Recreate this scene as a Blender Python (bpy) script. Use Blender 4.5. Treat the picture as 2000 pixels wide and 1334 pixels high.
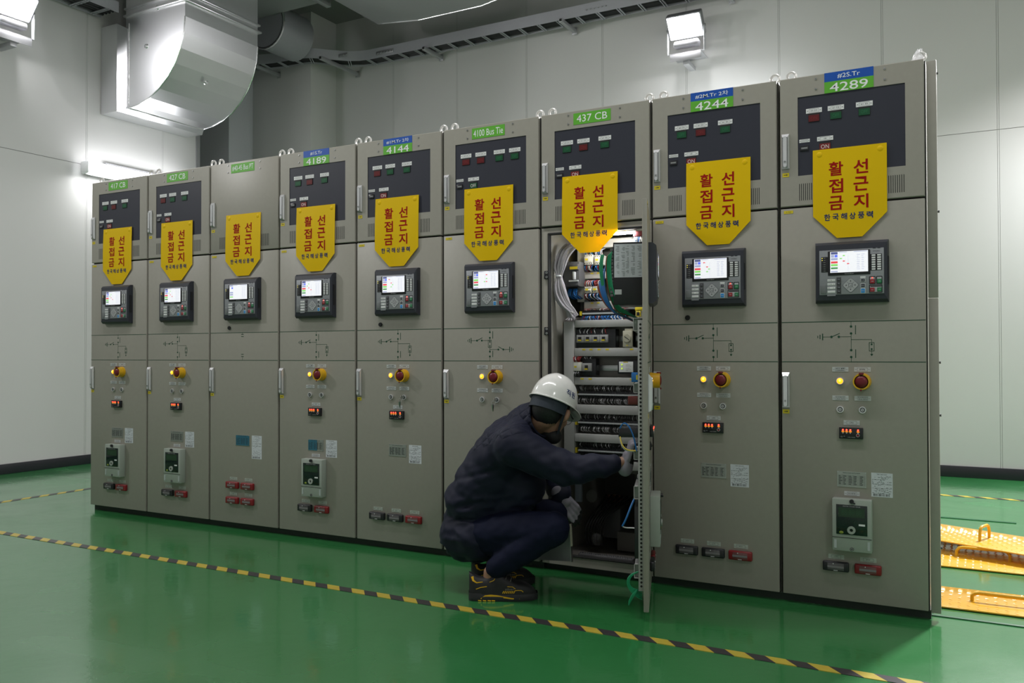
import bpy, bmesh, math, random
from mathutils import Vector, Matrix
R = random.Random(7)
rad = math.radians
for o in list(bpy.data.objects): bpy.data.objects.remove(o)
S = bpy.context.scene
COL = S.collection

# ------------------------------------------------------------------ camera
cam_d = bpy.data.cameras.new('camera'); cam = bpy.data.objects.new('camera', cam_d); COL.objects.link(cam)
yaw, pit, rol = .4959, .0143, -.002
fw = Vector((-math.sin(yaw)*math.cos(pit), math.cos(yaw)*math.cos(pit), math.sin(pit)))
rt = Vector((math.cos(yaw), math.sin(yaw), 0)); up = rt.cross(fw)
r2 = rt*math.cos(rol)+up*math.sin(rol); u2 = -rt*math.sin(rol)+up*math.cos(rol)
m = Matrix((r2, u2, -fw)).transposed().to_4x4(); m.translation = (.1643, -3.9378, 1.1103)
cam.matrix_world = m
cam_d.sensor_width = 36; cam_d.lens = 1665.63/2000*36; cam_d.clip_start = .05
S.camera = cam

# ------------------------------------------------------------------ world, exposure, lights out of frame
W = bpy.data.worlds.new('world'); S.world = W; W.use_nodes = True
W.node_tree.nodes['Background'].inputs[0].default_value = (.75, .8, .9, 1)
W.node_tree.nodes['Background'].inputs[1].default_value = .02
S.view_settings.view_transform = 'Standard'; S.view_settings.look = 'None'
S.view_settings.gamma = 1; S.view_settings.exposure = -.06
S.view_settings.use_curve_mapping = False

def area_light(name, loc, to, w, h, power, color=(1, .98, .95), parent=None, spread=180):
    d = bpy.data.lights.new(name, 'AREA'); d.shape = 'RECTANGLE'; d.size = w; d.size_y = h
    d.energy = power; d.color = color; d.spread = rad(spread)
    o = bpy.data.objects.new(name, d); COL.objects.link(o)
    o.location = loc; o.rotation_euler = (Vector(to)-Vector(loc)).to_track_quat('-Z', 'Y').to_euler()
    if parent: o.parent = parent
    return o
# floods of the same kind further along the walls, outside the picture, and an added fill
area_light('wall_flood_front', (-7.5, -2.6, 4.2), (-1.8, -.6, 1.6), .4, .3, 54, (1, .985, .97), spread=150)
area_light('fill_behind', (2.9, -4.4, 4.6), (-1.5, 0, 2.4), .8, .6, 20, (1, .98, .965), spread=120)  # unseen fill light, added to brighten the upper cabinet fronts
area_light('wall_flood_right', (1.3, 4.35, 4.3), (.3, -.9, 0), .4, .3, 330, (1, .985, .98), spread=140)
area_light('ceiling_tube_row', (-2.0, -1.5, 5.3), (-2.0, -.1, 0), 5.5, .25, 84, (1, .985, .97), spread=150)
# tube lamps on the back wall, hidden behind the cabinets and right of the frame
area_light('back_wall_tube', (-2.0, 4.45, 3.35), (-2.0, 4.7, 4.4), 1.15, .1, 9, (.96, .98, 1))
area_light('back_wall_tube', (1.3, 4.2, 2.95), (.9, 4.5, .6), 1.15, .1, 24, (.97, .99, 1))
area_light('right_fill', (3.1, 2.6, 2.9), (.3, 3.6, .6), 1.15, .1, 26, (.97, .99, 1))  # added fill, brightens the back wall at right; no fixture stands for it

# ------------------------------------------------------------------ materials
MATS = {}
def mat(name, col, rough=.5, metal=0, emit=0, ecol=None, noise=0, nscale=40, bump=0, bscale=300, spec=.5, alpha=1, trans=0, coat=0):
    if name in MATS: return MATS[name]
    m = bpy.data.materials.new(name); m.use_nodes = True; nt = m.node_tree; N = nt.nodes; L = nt.links
    b = N['Principled BSDF']
    b.inputs['Base Color'].default_value = (*col, 1); b.inputs['Roughness'].default_value = rough
    b.inputs['Metallic'].default_value = metal; b.inputs['Specular IOR Level'].default_value = spec
    b.inputs['Coat Weight'].default_value = coat
    if trans: b.inputs['Transmission Weight'].default_value = trans
    if alpha < 1: b.inputs['Alpha'].default_value = alpha
    if emit:
        b.inputs['Emission Color'].default_value = (*(ecol or col), 1); b.inputs['Emission Strength'].default_value = emit
    tc = N.new('ShaderNodeTexCoord')
    nz = N.new('ShaderNodeTexNoise'); nz.inputs['Scale'].default_value = nscale; nz.inputs['Detail'].default_value = 3
    L.new(tc.outputs['Object'], nz.inputs['Vector'])
    mx = N.new('ShaderNodeMix'); mx.data_type = 'RGBA'
    k = noise or .04
    mx.inputs[6].default_value = (*[c*(1-k) for c in col], 1); mx.inputs[7].default_value = (*[min(1, c*(1+k)) for c in col], 1)
    L.new(nz.outputs['Fac'], mx.inputs[0]); L.new(mx.outputs[2], b.inputs['Base Color'])
    if bump:
        n2 = N.new('ShaderNodeTexNoise'); n2.inputs['Scale'].default_value = bscale; n2.inputs['Detail'].default_value = 2
        L.new(tc.outputs['Object'], n2.inputs['Vector'])
        bp = N.new('ShaderNodeBump'); bp.inputs['Strength'].default_value = bump; bp.inputs['Distance'].default_value = .002
        L.new(n2.outputs['Fac'], bp.inputs['Height']); L.new(bp.outputs['Normal'], b.inputs['Normal'])
    MATS[name] = m
    return m

PAINT = mat('powder_coat_beige_grey', (.335, .318, .28), .42, bump=.12, bscale=500, noise=.05)
GAP = mat('rubber_gap', (.012, .012, .012), .7)
INNER = mat('inner_grey', (.33, .32, .28), .5, bump=.1)
PLATEM = mat('mounting_plate', (.16, .15, .135), .5)
DARKP = mat('dark_panel', (.034, .036, .052), .42, bump=.1, bscale=700, spec=.35)
CHROME = mat('chrome', (.80, .80, .83), .28, .55)
STEEL = mat('steel', (.55, .56, .57), .3, 1, bump=.05)
WHITE = mat('white_plastic', (.78, .79, .8), .45)
SILVERPL = mat('silver_label', (.55, .57, .58), .4)
INK = mat('ink', (.03, .03, .035), .6)
BLACK = mat('black_plastic', (.018, .019, .026), .42)
RELAYB = mat('relay_housing', (.03, .033, .046), .38, bump=.1)
SILVER = mat('relay_face', (.32, .33, .36), .42, .3)
YELLOW = mat('sign_yellow', (.95, .65, .0), .5, spec=.25, noise=.03, nscale=9)
def translucent(m, f, col):          # thin sheet that lets some light through
    N = m.node_tree.nodes; L = m.node_tree.links; t = N.new('ShaderNodeBsdfTranslucent'); t.inputs[0].default_value = (*col, 1)
    x = N.new('ShaderNodeMixShader'); x.inputs[0].default_value = f
    L.new(N['Principled BSDF'].outputs[0], x.inputs[1]); L.new(t.outputs[0], x.inputs[2]); L.new(x.outputs[0], N['Material Output'].inputs[0])
translucent(YELLOW, .24, (.95, .62, .02))
RED = mat('sign_red', (.34, .004, .004), .7, spec=.15)
BLUEINK = mat('sign_blue', (.008, .03, .14), .7, spec=.15)
TAGG = mat('tag_green', (.11, .42, .03), .45)
TAGB = mat('tag_blue', (.0, .075, .42), .45)
TAGW = mat('tag_white', (.85, .87, .88), .5)
STICK = mat('sticker_yellow', (.7, .55, .02), .5)
LAMPR = mat('lamp_red', (.11, .008, .012), .3)
LAMPRL = mat('lamp_red_on', (.16, .012, .016), .3, emit=.05, ecol=(.4, .02, .02))
LAMPG = mat('lamp_green', (.006, .075, .03), .3)
LAMPRT = mat('lamp_red_text', (.2, .02, .02), .4)
LAMPGT = mat('lamp_green_text', (.02, .16, .07), .4)
LAMPT = mat('lamp_text', (.75, .7, .68), .4)
MIMIC = mat('mimic_green', (.004, .06, .03), .5)
EYEL = mat('eye_bolt', (.75, .74, .72), .3, .4)
AMBER = mat('amber_lamp', (.9, .42, .02), .3, emit=2.2, ecol=(1, .33, .01))
AMBERC = mat('amber_core', (1, .8, .3), .3, emit=3.5, ecol=(1, .5, .06))
ESTOPY = mat('estop_yellow', (.75, .42, .01), .4)
ESTOPR = mat('estop_red', (.17, .008, .016), .35)
CLEAR = mat('clear_plastic', (.9, .9, .9), .1, alpha=.25)
LEDR = mat('led_red', (1, .05, .03), .4, emit=7, ecol=(1, .035, .02))
LEDO = mat('led_orange', (.8, .3, .02), .4, emit=.5, ecol=(1, .35, .02))
LEDY = mat('led_yellow', (.8, .7, .1), .4, emit=1.5, ecol=(1, .85, .1))
KEYR = mat('key_red', (.33, .02, .03), .4); KEYG = mat('key_green', (.02, .2, .08), .4)
KEYB = mat('key_blue', (.01, .24, .62), .4); KEYD = mat('key_dark', (.03, .034, .05), .4)
SCR = mat('screen_white', (.8, .8, .86), .3, emit=.62, ecol=(.95, .95, 1))
SCRG = mat('screen_green', (.3, .8, .2), .3, emit=.5, ecol=(.25, .8, .12))
SCRD = mat('screen_dark_green', (.1, .4, .12), .3, emit=.25, ecol=(.1, .5, .15))
SCRR = mat('screen_red', (.8, .1, .12), .3, emit=.6, ecol=(.85, .07, .09))
SCRB = mat('screen_blue', (.1, .15, .8), .3, emit=.7, ecol=(.12, .18, .9))
SCRN = mat('screen_navy', (.1, .12, .3), .3, emit=.4, ecol=(.12, .14, .35))
SCRL = mat('screen_lilac', (.45, .48, .7), .3, emit=.4, ecol=(.5, .55, .85))
METER = mat('meter_grey_green', (.36, .40, .36), .42)
METERW = mat('meter_window', (.008, .018, .016), .12)
METERS = mat('meter_screen', (.02, .05, .025), .3)
CTB = mat('terminal_black', (.014, .014, .018), .35); CTR = mat('terminal_red', (.22, .01, .014), .35)
CTW = mat('terminal_window', (.1, .095, .1), .2); CTRW = mat('terminal_window_red', (.16, .06, .06), .2)
PAPER = mat('paper', (.62, .65, .7), .7)
NPL = mat('nameplate_steel', (.42, .44, .42), .3, .6); NPB = mat('nameplate_film', (.05, .2, .3), .3, .3)
DUCTW = mat('duct_white', (.42, .42, .41), .45)
BEIGE = mat('beige_plastic', (.45, .43, .34), .5)
CWHITE = mat('contactor_white', (.7, .69, .62), .5)
GREYB = mat('breaker_grey', (.1, .1, .105), .5); GREYF = mat('breaker_face', (.32, .32, .32), .5)
WB = mat('wire_blue', (.015, .14, .42), .45); WG = mat('wire_green', (.008, .27, .12), .45); WR = mat('wire_red', (.26, .02, .02), .5)
WGR = mat('wire_grey', (.38, .36, .39), .45, bump=.6, bscale=60); WW = mat('wire_white', (.6, .6, .62), .5); WY = mat('wire_yellow', (.6, .45, .05), .5); WBR = mat('wire_brown', (.2, .05, .02), .5)
NAVY = mat('jacket_navy', (.0095, .0115, .028), .62, spec=.25)
PLATEY = mat('plate_yellow', (.88, .46, .03), .26, coat=.6, bump=.15, bscale=80)

# ------------------------------------------------------------------ mesh builder
def bez(a, b, c, d, n=14):
    a, b, c, d = map(Vector, (a, b, c, d)); o = []
    for i in range(n+1):
        t = i/n; o.append((1-t)**3*a+3*(1-t)**2*t*b+3*(1-t)*t*t*c+t**3*d)
    return o
TXT = {}
def text_mesh(s, off=0):
    k = (s, off)
    if k not in TXT:
        c = bpy.data.curves.new('t', 'FONT'); c.body = s; c.offset = off; c.resolution_u = 3
        o = bpy.data.objects.new('t', c); COL.objects.link(o)
        dg = bpy.context.evaluated_depsgraph_get(); dg.update()
        me = bpy.data.meshes.new_from_object(o.evaluated_get(dg))
        v = [tuple(x.co) for x in me.vertices]; f = [tuple(p.vertices) for p in me.polygons]
        bpy.data.objects.remove(o); bpy.data.curves.remove(c); bpy.data.meshes.remove(me)
        TXT[k] = (v, f)
    return TXT[k]

class MB:
    def __init__(s): s.bm = bmesh.new(); s.mats = []
    def mi(s, m):
        if m not in s.mats: s.mats.append(m)
        return s.mats.index(m)
    def add(s, vs, fs, m, M=None):
        i = s.mi(m); v = [s.bm.verts.new((M @ Vector(p)) if M else p) for p in vs]; out = []
        for f in fs:
            try: q = s.bm.faces.new([v[k] for k in f])
            except ValueError: continue
            q.material_index = i; out.append(q)
        return v, out
    def box(s, x0, x1, y0, y1, z0, z1, m, bev=0, M=None, seg=2):
        v, f = s.add([(x0, y0, z0), (x1, y0, z0), (x1, y1, z0), (x0, y1, z0), (x0, y0, z1), (x1, y0, z1), (x1, y1, z1), (x0, y1, z1)],
              [(3, 2, 1, 0), (4, 5, 6, 7), (0, 1, 5, 4), (1, 2, 6, 5), (2, 3, 7, 6), (3, 0, 4, 7)], m, M)
        if bev:
            e = list({e for q in f for e in q.edges})
            bmesh.ops.bevel(s.bm, geom=e, offset=bev, segments=seg, affect='EDGES', profile=.5)
        return s
    def cyl(s, a, b, r, m, seg=20, r2=None, cap=True, M=None):
        a = Vector(a); b = Vector(b); r2 = r if r2 is None else r2
        d = (b-a).normalized(); t = d.orthogonal().normalized(); u = d.cross(t)
        vs = []
        for c, q in ((a, r), (b, r2)):
            for i in range(seg):
                w = 2*math.pi*i/seg; vs.append(c+t*math.cos(w)*q+u*math.sin(w)*q)
        fs = [(i, (i+1) % seg, seg+(i+1) % seg, seg+i) for i in range(seg)]
        if cap: fs += [tuple(range(seg-1, -1, -1)), tuple(range(seg, 2*seg))]
        s.add(vs, fs, m, M); return s
    def ring(s, c, ax, ro, ri, h, m, seg=28):
        c = Vector(c); d = Vector(ax).normalized(); t = d.orthogonal().normalized(); u = d.cross(t); vs = []
        for q, k in ((ro, 0), (ro, h), (ri, h), (ri, 0)):
            for i in range(seg):
                w = 2*math.pi*i/seg; vs.append(c+d*k+t*math.cos(w)*q+u*math.sin(w)*q)
        fs = []
        for k in range(4):
            a0 = k*seg; b0 = ((k+1) % 4)*seg
            fs += [(a0+i, a0+(i+1) % seg, b0+(i+1) % seg, b0+i) for i in range(seg)]
        s.add(vs, fs, m); return s
    def prism(s, pts, y0, y1, m, M=None):          # polygon in xz, extruded along y
        n = len(pts); vs = [(x, y0, z) for x, z in pts]+[(x, y1, z) for x, z in pts]
        fs = [tuple(range(n)), tuple(range(2*n-1, n-1, -1))]+[(i, n+i, n+(i+1) % n, (i+1) % n) for i in range(n)]
        s.add(vs, fs, m, M); return s
    def tube(s, pts, r, m, seg=6, M=None, caps=True):
        pts = [Vector(p) for p in pts]; n = len(pts); rs = r if isinstance(r, (list, tuple)) else [r]*n
        t0 = (pts[1]-pts[0]).normalized(); nrm = t0.orthogonal().normalized(); vs = []
        for i, p in enumerate(pts):
            t = (pts[min(i+1, n-1)]-pts[max(i-1, 0)]).normalized()
            nrm = (nrm-t*nrm.dot(t)).normalized(); b = t.cross(nrm)
            for k in range(seg):
                w = 2*math.pi*k/seg; vs.append(p+nrm*math.cos(w)*rs[i]+b*math.sin(w)*rs[i])
        fs = [(i*seg+k, i*seg+(k+1) % seg, (i+1)*seg+(k+1) % seg, (i+1)*seg+k) for i in range(n-1) for k in range(seg)]
        if caps: fs += [tuple(range(seg-1, -1, -1)), tuple((n-1)*seg+k for k in range(seg))]
        s.add(vs, fs, m, M); return s
    def grid(s, P, m, closed=False):               # P[i][j] points
        a = len(P); b = len(P[0]); vs = [p for r in P for p in r]; fs = []
        for i in range(a-1):
            for j in range(b if closed else b-1):
                fs.append((i*b+j, i*b+(j+1) % b, (i+1)*b+(j+1) % b, (i+1)*b+j))
        s.add(vs, fs, m); return s
    def ell(s, c, r, m, seg=20, rings=12, M=None):
        vs = []; fs = []
        for i in range(rings+1):
            a = math.pi*i/rings
            for k in range(seg):
                w = 2*math.pi*k/seg
                vs.append((c[0]+r[0]*math.sin(a)*math.cos(w), c[1]+r[1]*math.sin(a)*math.sin(w), c[2]+r[2]*math.cos(a)))
        for i in range(rings):
            for k in range(seg): fs.append((i*seg+k, (i+1)*seg+k, (i+1)*seg+(k+1) % seg, i*seg+(k+1) % seg))
        s.add(vs, fs, m, M); return s
    def text(s, t, cx, y, cz, w, h, m, off=0, M=None):   # flat text in the xz plane, facing -y, fitted in w x h
        v, f = text_mesh(t, off)
        if not v: return s
        x0 = min(p[0] for p in v); x1 = max(p[0] for p in v); y0 = min(p[1] for p in v); y1 = max(p[1] for p in v)
        sx = w/max(1e-6, x1-x0); sy = h/max(1e-6, y1-y0)
        s.add([((p[0]-(x0+x1)/2)*sx+cx, y, (p[1]-(y0+y1)/2)*sy+cz) for p in v], f, m, M); return s
    def mesh(s, name, smooth=True, ang=35, merge=True, deform=None):
        if deform:
            for v in s.bm.verts: v.co = deform(v.co)
        if merge: bmesh.ops.remove_doubles(s.bm, verts=s.bm.verts, dist=1e-5)
        bmesh.ops.recalc_face_normals(s.bm, faces=s.bm.faces)
        me = bpy.data.meshes.new(name); s.bm.to_mesh(me); s.bm.free()
        for q in s.mats: me.materials.append(q)
        if smooth:
            me.shade_smooth(); me.set_sharp_from_angle(angle=rad(ang))
        return me
    def obj(s, name, parent=None, M=None, **k):
        return new(name, s.mesh(name, **k), parent, M)

def new(name, me, parent=None, M=None):
    o = bpy.data.objects.new(name, me); COL.objects.link(o)
    if parent: o.parent = parent
    if M is not None: o.matrix_local = M
    return o
def thing(name, label, cat, loc=(0, 0, 0), group=None):
    o = bpy.data.objects.new(name, None); COL.objects.link(o); o.location = loc; o.empty_display_size = .1
    return tag(o, label, cat, group)
def tag(o, label, cat, group=None):
    o['label'] = label; o['category'] = cat
    if group: o['group'] = group
    return o
def struct(o): o['kind'] = 'structure'; return o
CACHE = {}
def cached(key, fn):
    if key not in CACHE: CACHE[key] = fn()
    return CACHE[key]
def T(x, y=0, z=0): return Matrix.Translation((x, y, z))

# ------------------------------------------------------------------ the room
XL, YB, XR, YF, ZC = -7.77, 4.68, 3.2, -6.6, 5.4
def wall_panel_mat():
    return mat('sandwich_panel', (.57, .565, .56), .42, bump=.03, bscale=30, noise=.02, nscale=2)
WALLM = wall_panel_mat(); BATTEN = mat('panel_joint', (.57, .565, .56), .5); BACKING = mat('panel_gap', (.2, .2, .2), .8)

def floor_material():
    m = bpy.data.materials.new('green_epoxy_floor'); m.use_nodes = True; N = m.node_tree.nodes; L = m.node_tree.links; b = N['Principled BSDF']
    tc = N.new('ShaderNodeTexCoord')
    n1 = N.new('ShaderNodeTexNoise'); n1.inputs['Scale'].default_value = .9; n1.inputs['Detail'].default_value = 5; n1.inputs['Roughness'].default_value = .6
    L.new(tc.outputs['Object'], n1.inputs['Vector'])
    cr = N.new('ShaderNodeValToRGB'); cr.color_ramp.elements[0].position = .3; cr.color_ramp.elements[1].position = .72
    cr.color_ramp.elements[0].color = (.025, .178, .046, 1); cr.color_ramp.elements[1].color = (.038, .212, .066, 1)
    L.new(n1.outputs['Fac'], cr.inputs[0]); L.new(cr.outputs[0], b.inputs['Base Color'])
    n2 = N.new('ShaderNodeTexNoise'); n2.inputs['Scale'].default_value = 1.3; n2.inputs['Detail'].default_value = 6; n2.inputs['Distortion'].default_value = 1.2
    L.new(tc.outputs['Object'], n2.inputs['Vector'])
    mr = N.new('ShaderNodeMapRange'); mr.inputs[1].default_value = .35; mr.inputs[2].default_value = .75; mr.inputs[3].default_value = .13; mr.inputs[4].default_value = .33
    L.new(n2.outputs['Fac'], mr.inputs[0]); L.new(mr.outputs[0], b.inputs['Roughness'])
    n3 = N.new('ShaderNodeTexNoise'); n3.inputs['Scale'].default_value = 11; n3.inputs['Detail'].default_value = 5; n3.inputs['Roughness'].default_value = .62
    L.new(tc.outputs['Object'], n3.inputs['Vector'])
    bp = N.new('ShaderNodeBump'); bp.inputs['Strength'].default_value = .085; bp.inputs['Distance'].default_value = .01
    L.new(n3.outputs['Fac'], bp.inputs['Height']); L.new(bp.outputs['Normal'], b.inputs['Normal'])
    b.inputs['Specular IOR Level'].default_value = .6; b.inputs['Coat Weight'].default_value = .6; b.inputs['Coat Roughness'].default_value = .07
    L.new(bp.outputs['Normal'], b.inputs['Coat Normal'])
    return m
FLOORM = floor_material()
struct(MB().box(-9.2, XR+.2, YF-.2, YB+.2, -.1, 0, FLOORM).obj('floor'))
struct(MB().box(-9.2, XR+.2, YF-.2, YB+.2, ZC, ZC+.1, mat('ceiling_grey', (.2, .2, .2), .8)).obj('ceiling'))

def panel_wall(name, axis, pos, a0, a1, s0, pitch, zj, inward):
    """wall of sandwich panels with double joint lines; axis 'x': runs along x at y=pos"""
    mb = MB(); g = .0025; bw = .012; d = .012*inward
    def bx(u0, u1, w0, w1, z0, z1, m, bev=0):
        if axis == 'x': mb.box(u0, u1, min(w0, w1), max(w0, w1), z0, z1, m, bev)
        else: mb.box(min(w0, w1), max(w0, w1), u0, u1, z0, z1, m, bev)
    bx(a0, a1, pos-.1*inward, pos-.004*inward, 0, ZC, BACKING)
    s = s0+math.floor((a0-s0)/pitch)*pitch
    while s < a1:
        u0 = max(a0, s+bw/2+g); u1 = min(a1, s+pitch-bw/2-g)
        for z0, z1 in ((0, zj-.0025), (zj+.0025, ZC)):
            if u1 > u0: bx(u0, u1, pos-.02*inward, pos, z0, z1, WALLM)
            if a0 < s < a1: bx(s-bw/2, s+bw/2, pos-.02*inward, pos-.0004*inward, z0, z1, BATTEN)
        s += pitch
    return struct(mb.obj(name, merge=False))
panel_wall('wall_back', 'x', YB, -9.2, XR, .373, .935, 3.075, -1)
panel_wall('wall_left', 'y', XL, YF, 3.007, 1.62, .93, 3.04, 1)
panel_wall('wall_right', 'y', XR, YF, YB, 0, .93, 3.04, -1)
panel_wall('wall_front', 'x', YF, XL, XR, 0, .935, 3.05, 1)
BASEM = mat('baseboard_black', (.012, .012, .018), .35)
struct(MB().box(XL, XL+.02, YF, 3.0, 0, .094, BASEM, .004).obj('baseboard_left'))
struct(MB().box(-7.09, XR, YB-.02, YB, 0, .1, BASEM, .004).obj('baseboard_back'))
PILL = mat('pillar_panel', (.58, .58, .57), .45, noise=.02)
struct(MB().box(-8.08, -7.09, 4.203, YB+.05, 0, ZC, PILL, .003).obj('wall_pillar'))
struct(MB().box(-9.2, -8.077, 3.797, YB+.05, 0, ZC, mat('pillar_lilac', (.58, .58, .63), .45), .003).obj('wall_recess'))
struct(MB().box(-9.2, -9.1, 2.9, 3.85, 0, ZC, PILL).obj('wall_alcove'))
struct(MB().box(-9.2, XL-.1, 2.9, 3.005, 0, ZC, PILL).obj('wall_return'))
struct(MB().box(XL-.1, XL+.012, 3.007, 3.06, 0, ZC, mat('edge_trim', (.25, .25, .26), .5)).obj('trim_1'))

# trench edge strips in the floor behind the switchgear row
TRIMG = mat('trench_edge_green', (.01, .1, .035), .4)
struct(MB().box(-.6, 1.6, .085, .105, 0, .004, TRIMG).obj('trim_2'))
struct(MB().box(-.6, .40, 2.50, 2.535, 0, .004, TRIMG).obj('trim_3'))

# hazard tapes
def tape_material(ax):
    m = bpy.data.materials.new('hazard_tape_'+ax); m.use_nodes = True; N = m.node_tree.nodes; L = m.node_tree.links; b = N['Principled BSDF']
    tc = N.new('ShaderNodeTexCoord'); sp = N.new('ShaderNodeSeparateXYZ'); L.new(tc.outputs['Object'], sp.inputs[0])
    a, c = ('X', 'Y') if ax == 'x' else ('Y', 'X')
    k = N.new('ShaderNodeMath'); k.operation = 'MULTIPLY_ADD'; L.new(sp.outputs[c], k.inputs[0]); k.inputs[1].default_value = .9; L.new(sp.outputs[a], k.inputs[2])
    q = N.new('ShaderNodeMath'); q.operation = 'MULTIPLY'; L.new(k.outputs[0], q.inputs[0]); q.inputs[1].default_value = 1/.1475
    f = N.new('ShaderNodeMath'); f.operation = 'FRACT'; L.new(q.outputs[0], f.inputs[0])
    g = N.new('ShaderNodeMath'); g.operation = 'GREATER_THAN'; L.new(f.outputs[0], g.inputs[0]); g.inputs[1].default_value = .5
    nz = N.new('ShaderNodeTexNoise'); nz.inputs['Scale'].default_value = 25; L.new(tc.outputs['Object'], nz.inputs['Vector'])
    x = N.new('ShaderNodeMix'); x.data_type = 'RGBA'; x.inputs[6].default_value = (.56, .43, .055, 1); x.inputs[7].default_value = (.045, .041, .044, 1)
    L.new(g.outputs[0], x.inputs[0])
    y = N.new('ShaderNodeMix'); y.data_type = 'RGBA'; y.blend_type = 'MULTIPLY'; y.inputs[0].default_value = .25
    L.new(x.outputs[2], y.inputs[6]); L.new(nz.outputs['Color'], y.inputs[7]); L.new(y.outputs[2], b.inputs['Base Color'])
    b.inputs['Roughness'].default_value = .4
    return m
tx = tape_material('x'); ty = tape_material('y')
g = 'hazard tapes on the green floor'
tag(MB().box(-6.25, 2.2, -.79, -.735, 0, .002, tx).obj('floor_tape'), 'yellow and black striped tape on green floor in front of the cabinet row', 'floor tape', g)
tag(MB().box(-6.31, -6.25, -.79, 4.0, 0, .0015, ty).obj('floor_tape'), 'yellow and black striped tape on green floor along the left wall', 'floor tape', g)
tag(MB().box(-6.25, 2.2, 3.50, 3.56, 0, .002, tx).obj('floor_tape'), 'pale striped tape on green floor near the back wall, right of cabinets', 'floor tape', g)

# yellow chequer plates behind the row
def chequer(name, w, d, label, M, handles):
    t = thing(name, label, 'floor plate', group='yellow chequered trench plates'); t.matrix_local = M
    mb = MB(); mb.box(-w/2, w/2, -d/2, d/2, 0, .006, PLATEY, .001)
    nx = int(w/.036); ny = int(d/.036)
    for i in range(nx):
        for j in range(ny):
            cx = -w/2+.018+i*.036; cy = -d/2+.018+j*.036; an = rad(45 if (i+j) % 2 else -45)
            Mx = T(cx, cy, .0062) @ Matrix.Rotation(an, 4, 'Z')
            mb.add([(-.013, 0, 0), (0, -.0035, 0), (.013, 0, 0), (0, .0035, 0), (0, 0, .0022)], [(0, 1, 4), (1, 2, 4), (2, 3, 4), (3, 0, 4)], PLATEY, Mx)
    mb.obj('plate', t)
    for hx, hy, L_, hh, rot in handles:
        h = MB(); Mh = T(hx, hy, .006) @ Matrix.Rotation(rot, 4, 'Z')
        p = [Vector((-L_/2, 0, 0)), Vector((-L_/2, 0, hh*.6)), Vector((-L_/2+.012, 0, hh*.9)), Vector((-L_/2+.03, 0, hh)), Vector((L_/2-.03, 0, hh)), Vector((L_/2-.012, 0, hh*.9)), Vector((L_/2, 0, hh*.6)), Vector((L_/2, 0, 0))]
        h.tube(p, .008, ESTOPY, 10, Mh); h.obj('handle', t)
    return t
chequer('chequer_plate', 1.0, .36, 'yellow chequered steel plate flat on floor nearest cabinet end', T(.51, .405, .003), [(-.24, -.02, .24, .035, 0)])
chequer('chequer_plate', 1.0, .76, 'yellow chequered steel plate on floor under the raised plate', T(.42, 1.40, .003), [(-.22, -.12, .25, .052, 0)])
chequer('chequer_plate', 1.0, .46, 'yellow chequered steel plate propped on top of another plate', T(.275, 1.486, .066) @ Matrix.Rotation(rad(-21), 4, 'Z') @ Matrix.Rotation(rad(.6), 4, 'Y'), [(-.065, -.014, .13, .075, rad(90))])

# ------------------------------------------------------------------ switchgear parts (cabinet-local: x 0-0.6, front y=0, outwards is -y)
def plate(txt, cx, cz, w=.066, h=.02, base=WHITE, y=0, two=None):
    mb = MB(); mb.box(cx-w/2, cx+w/2, y-.0015, y, cz-h/2, cz+h/2, base)
    yy = y-.0018; iw = w*.62; ih = h*.72; t = .0007
    for a in ((cx-iw/2, cx+iw/2, cz+ih/2-t, cz+ih/2), (cx-iw/2, cx+iw/2, cz-ih/2, cz-ih/2+t), (cx-iw/2, cx-iw/2+t, cz-ih/2, cz+ih/2), (cx+iw/2-t, cx+iw/2, cz-ih/2, cz+ih/2)):
        mb.box(a[0], a[1], yy, y-.001, a[2], a[3], INK)
    for sx in (-1, 1): mb.cyl((cx+sx*w*.4, y-.001, cz), (cx+sx*w*.4, y-.0026, cz), .0022, STEEL, 8)
    for sx in (-1, 1): mb.box(cx+sx*w*.4-.0017, cx+sx*w*.4+.0017, y-.0029, y-.0026, cz-.0005, cz+.0005, INK)
    if two:
        mb.text(txt, cx, yy-.0002, cz+h*.16, iw*.86, h*.22, INK); mb.text(two, cx, yy-.0002, cz-h*.16, iw*.8, h*.22, INK)
    else: mb.text(txt, cx, yy-.0002, cz, min(iw*.8, .006*len(txt)*h/.02*.9), h*.3, INK)
    return mb.mesh('label_plate', merge=False)

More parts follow.
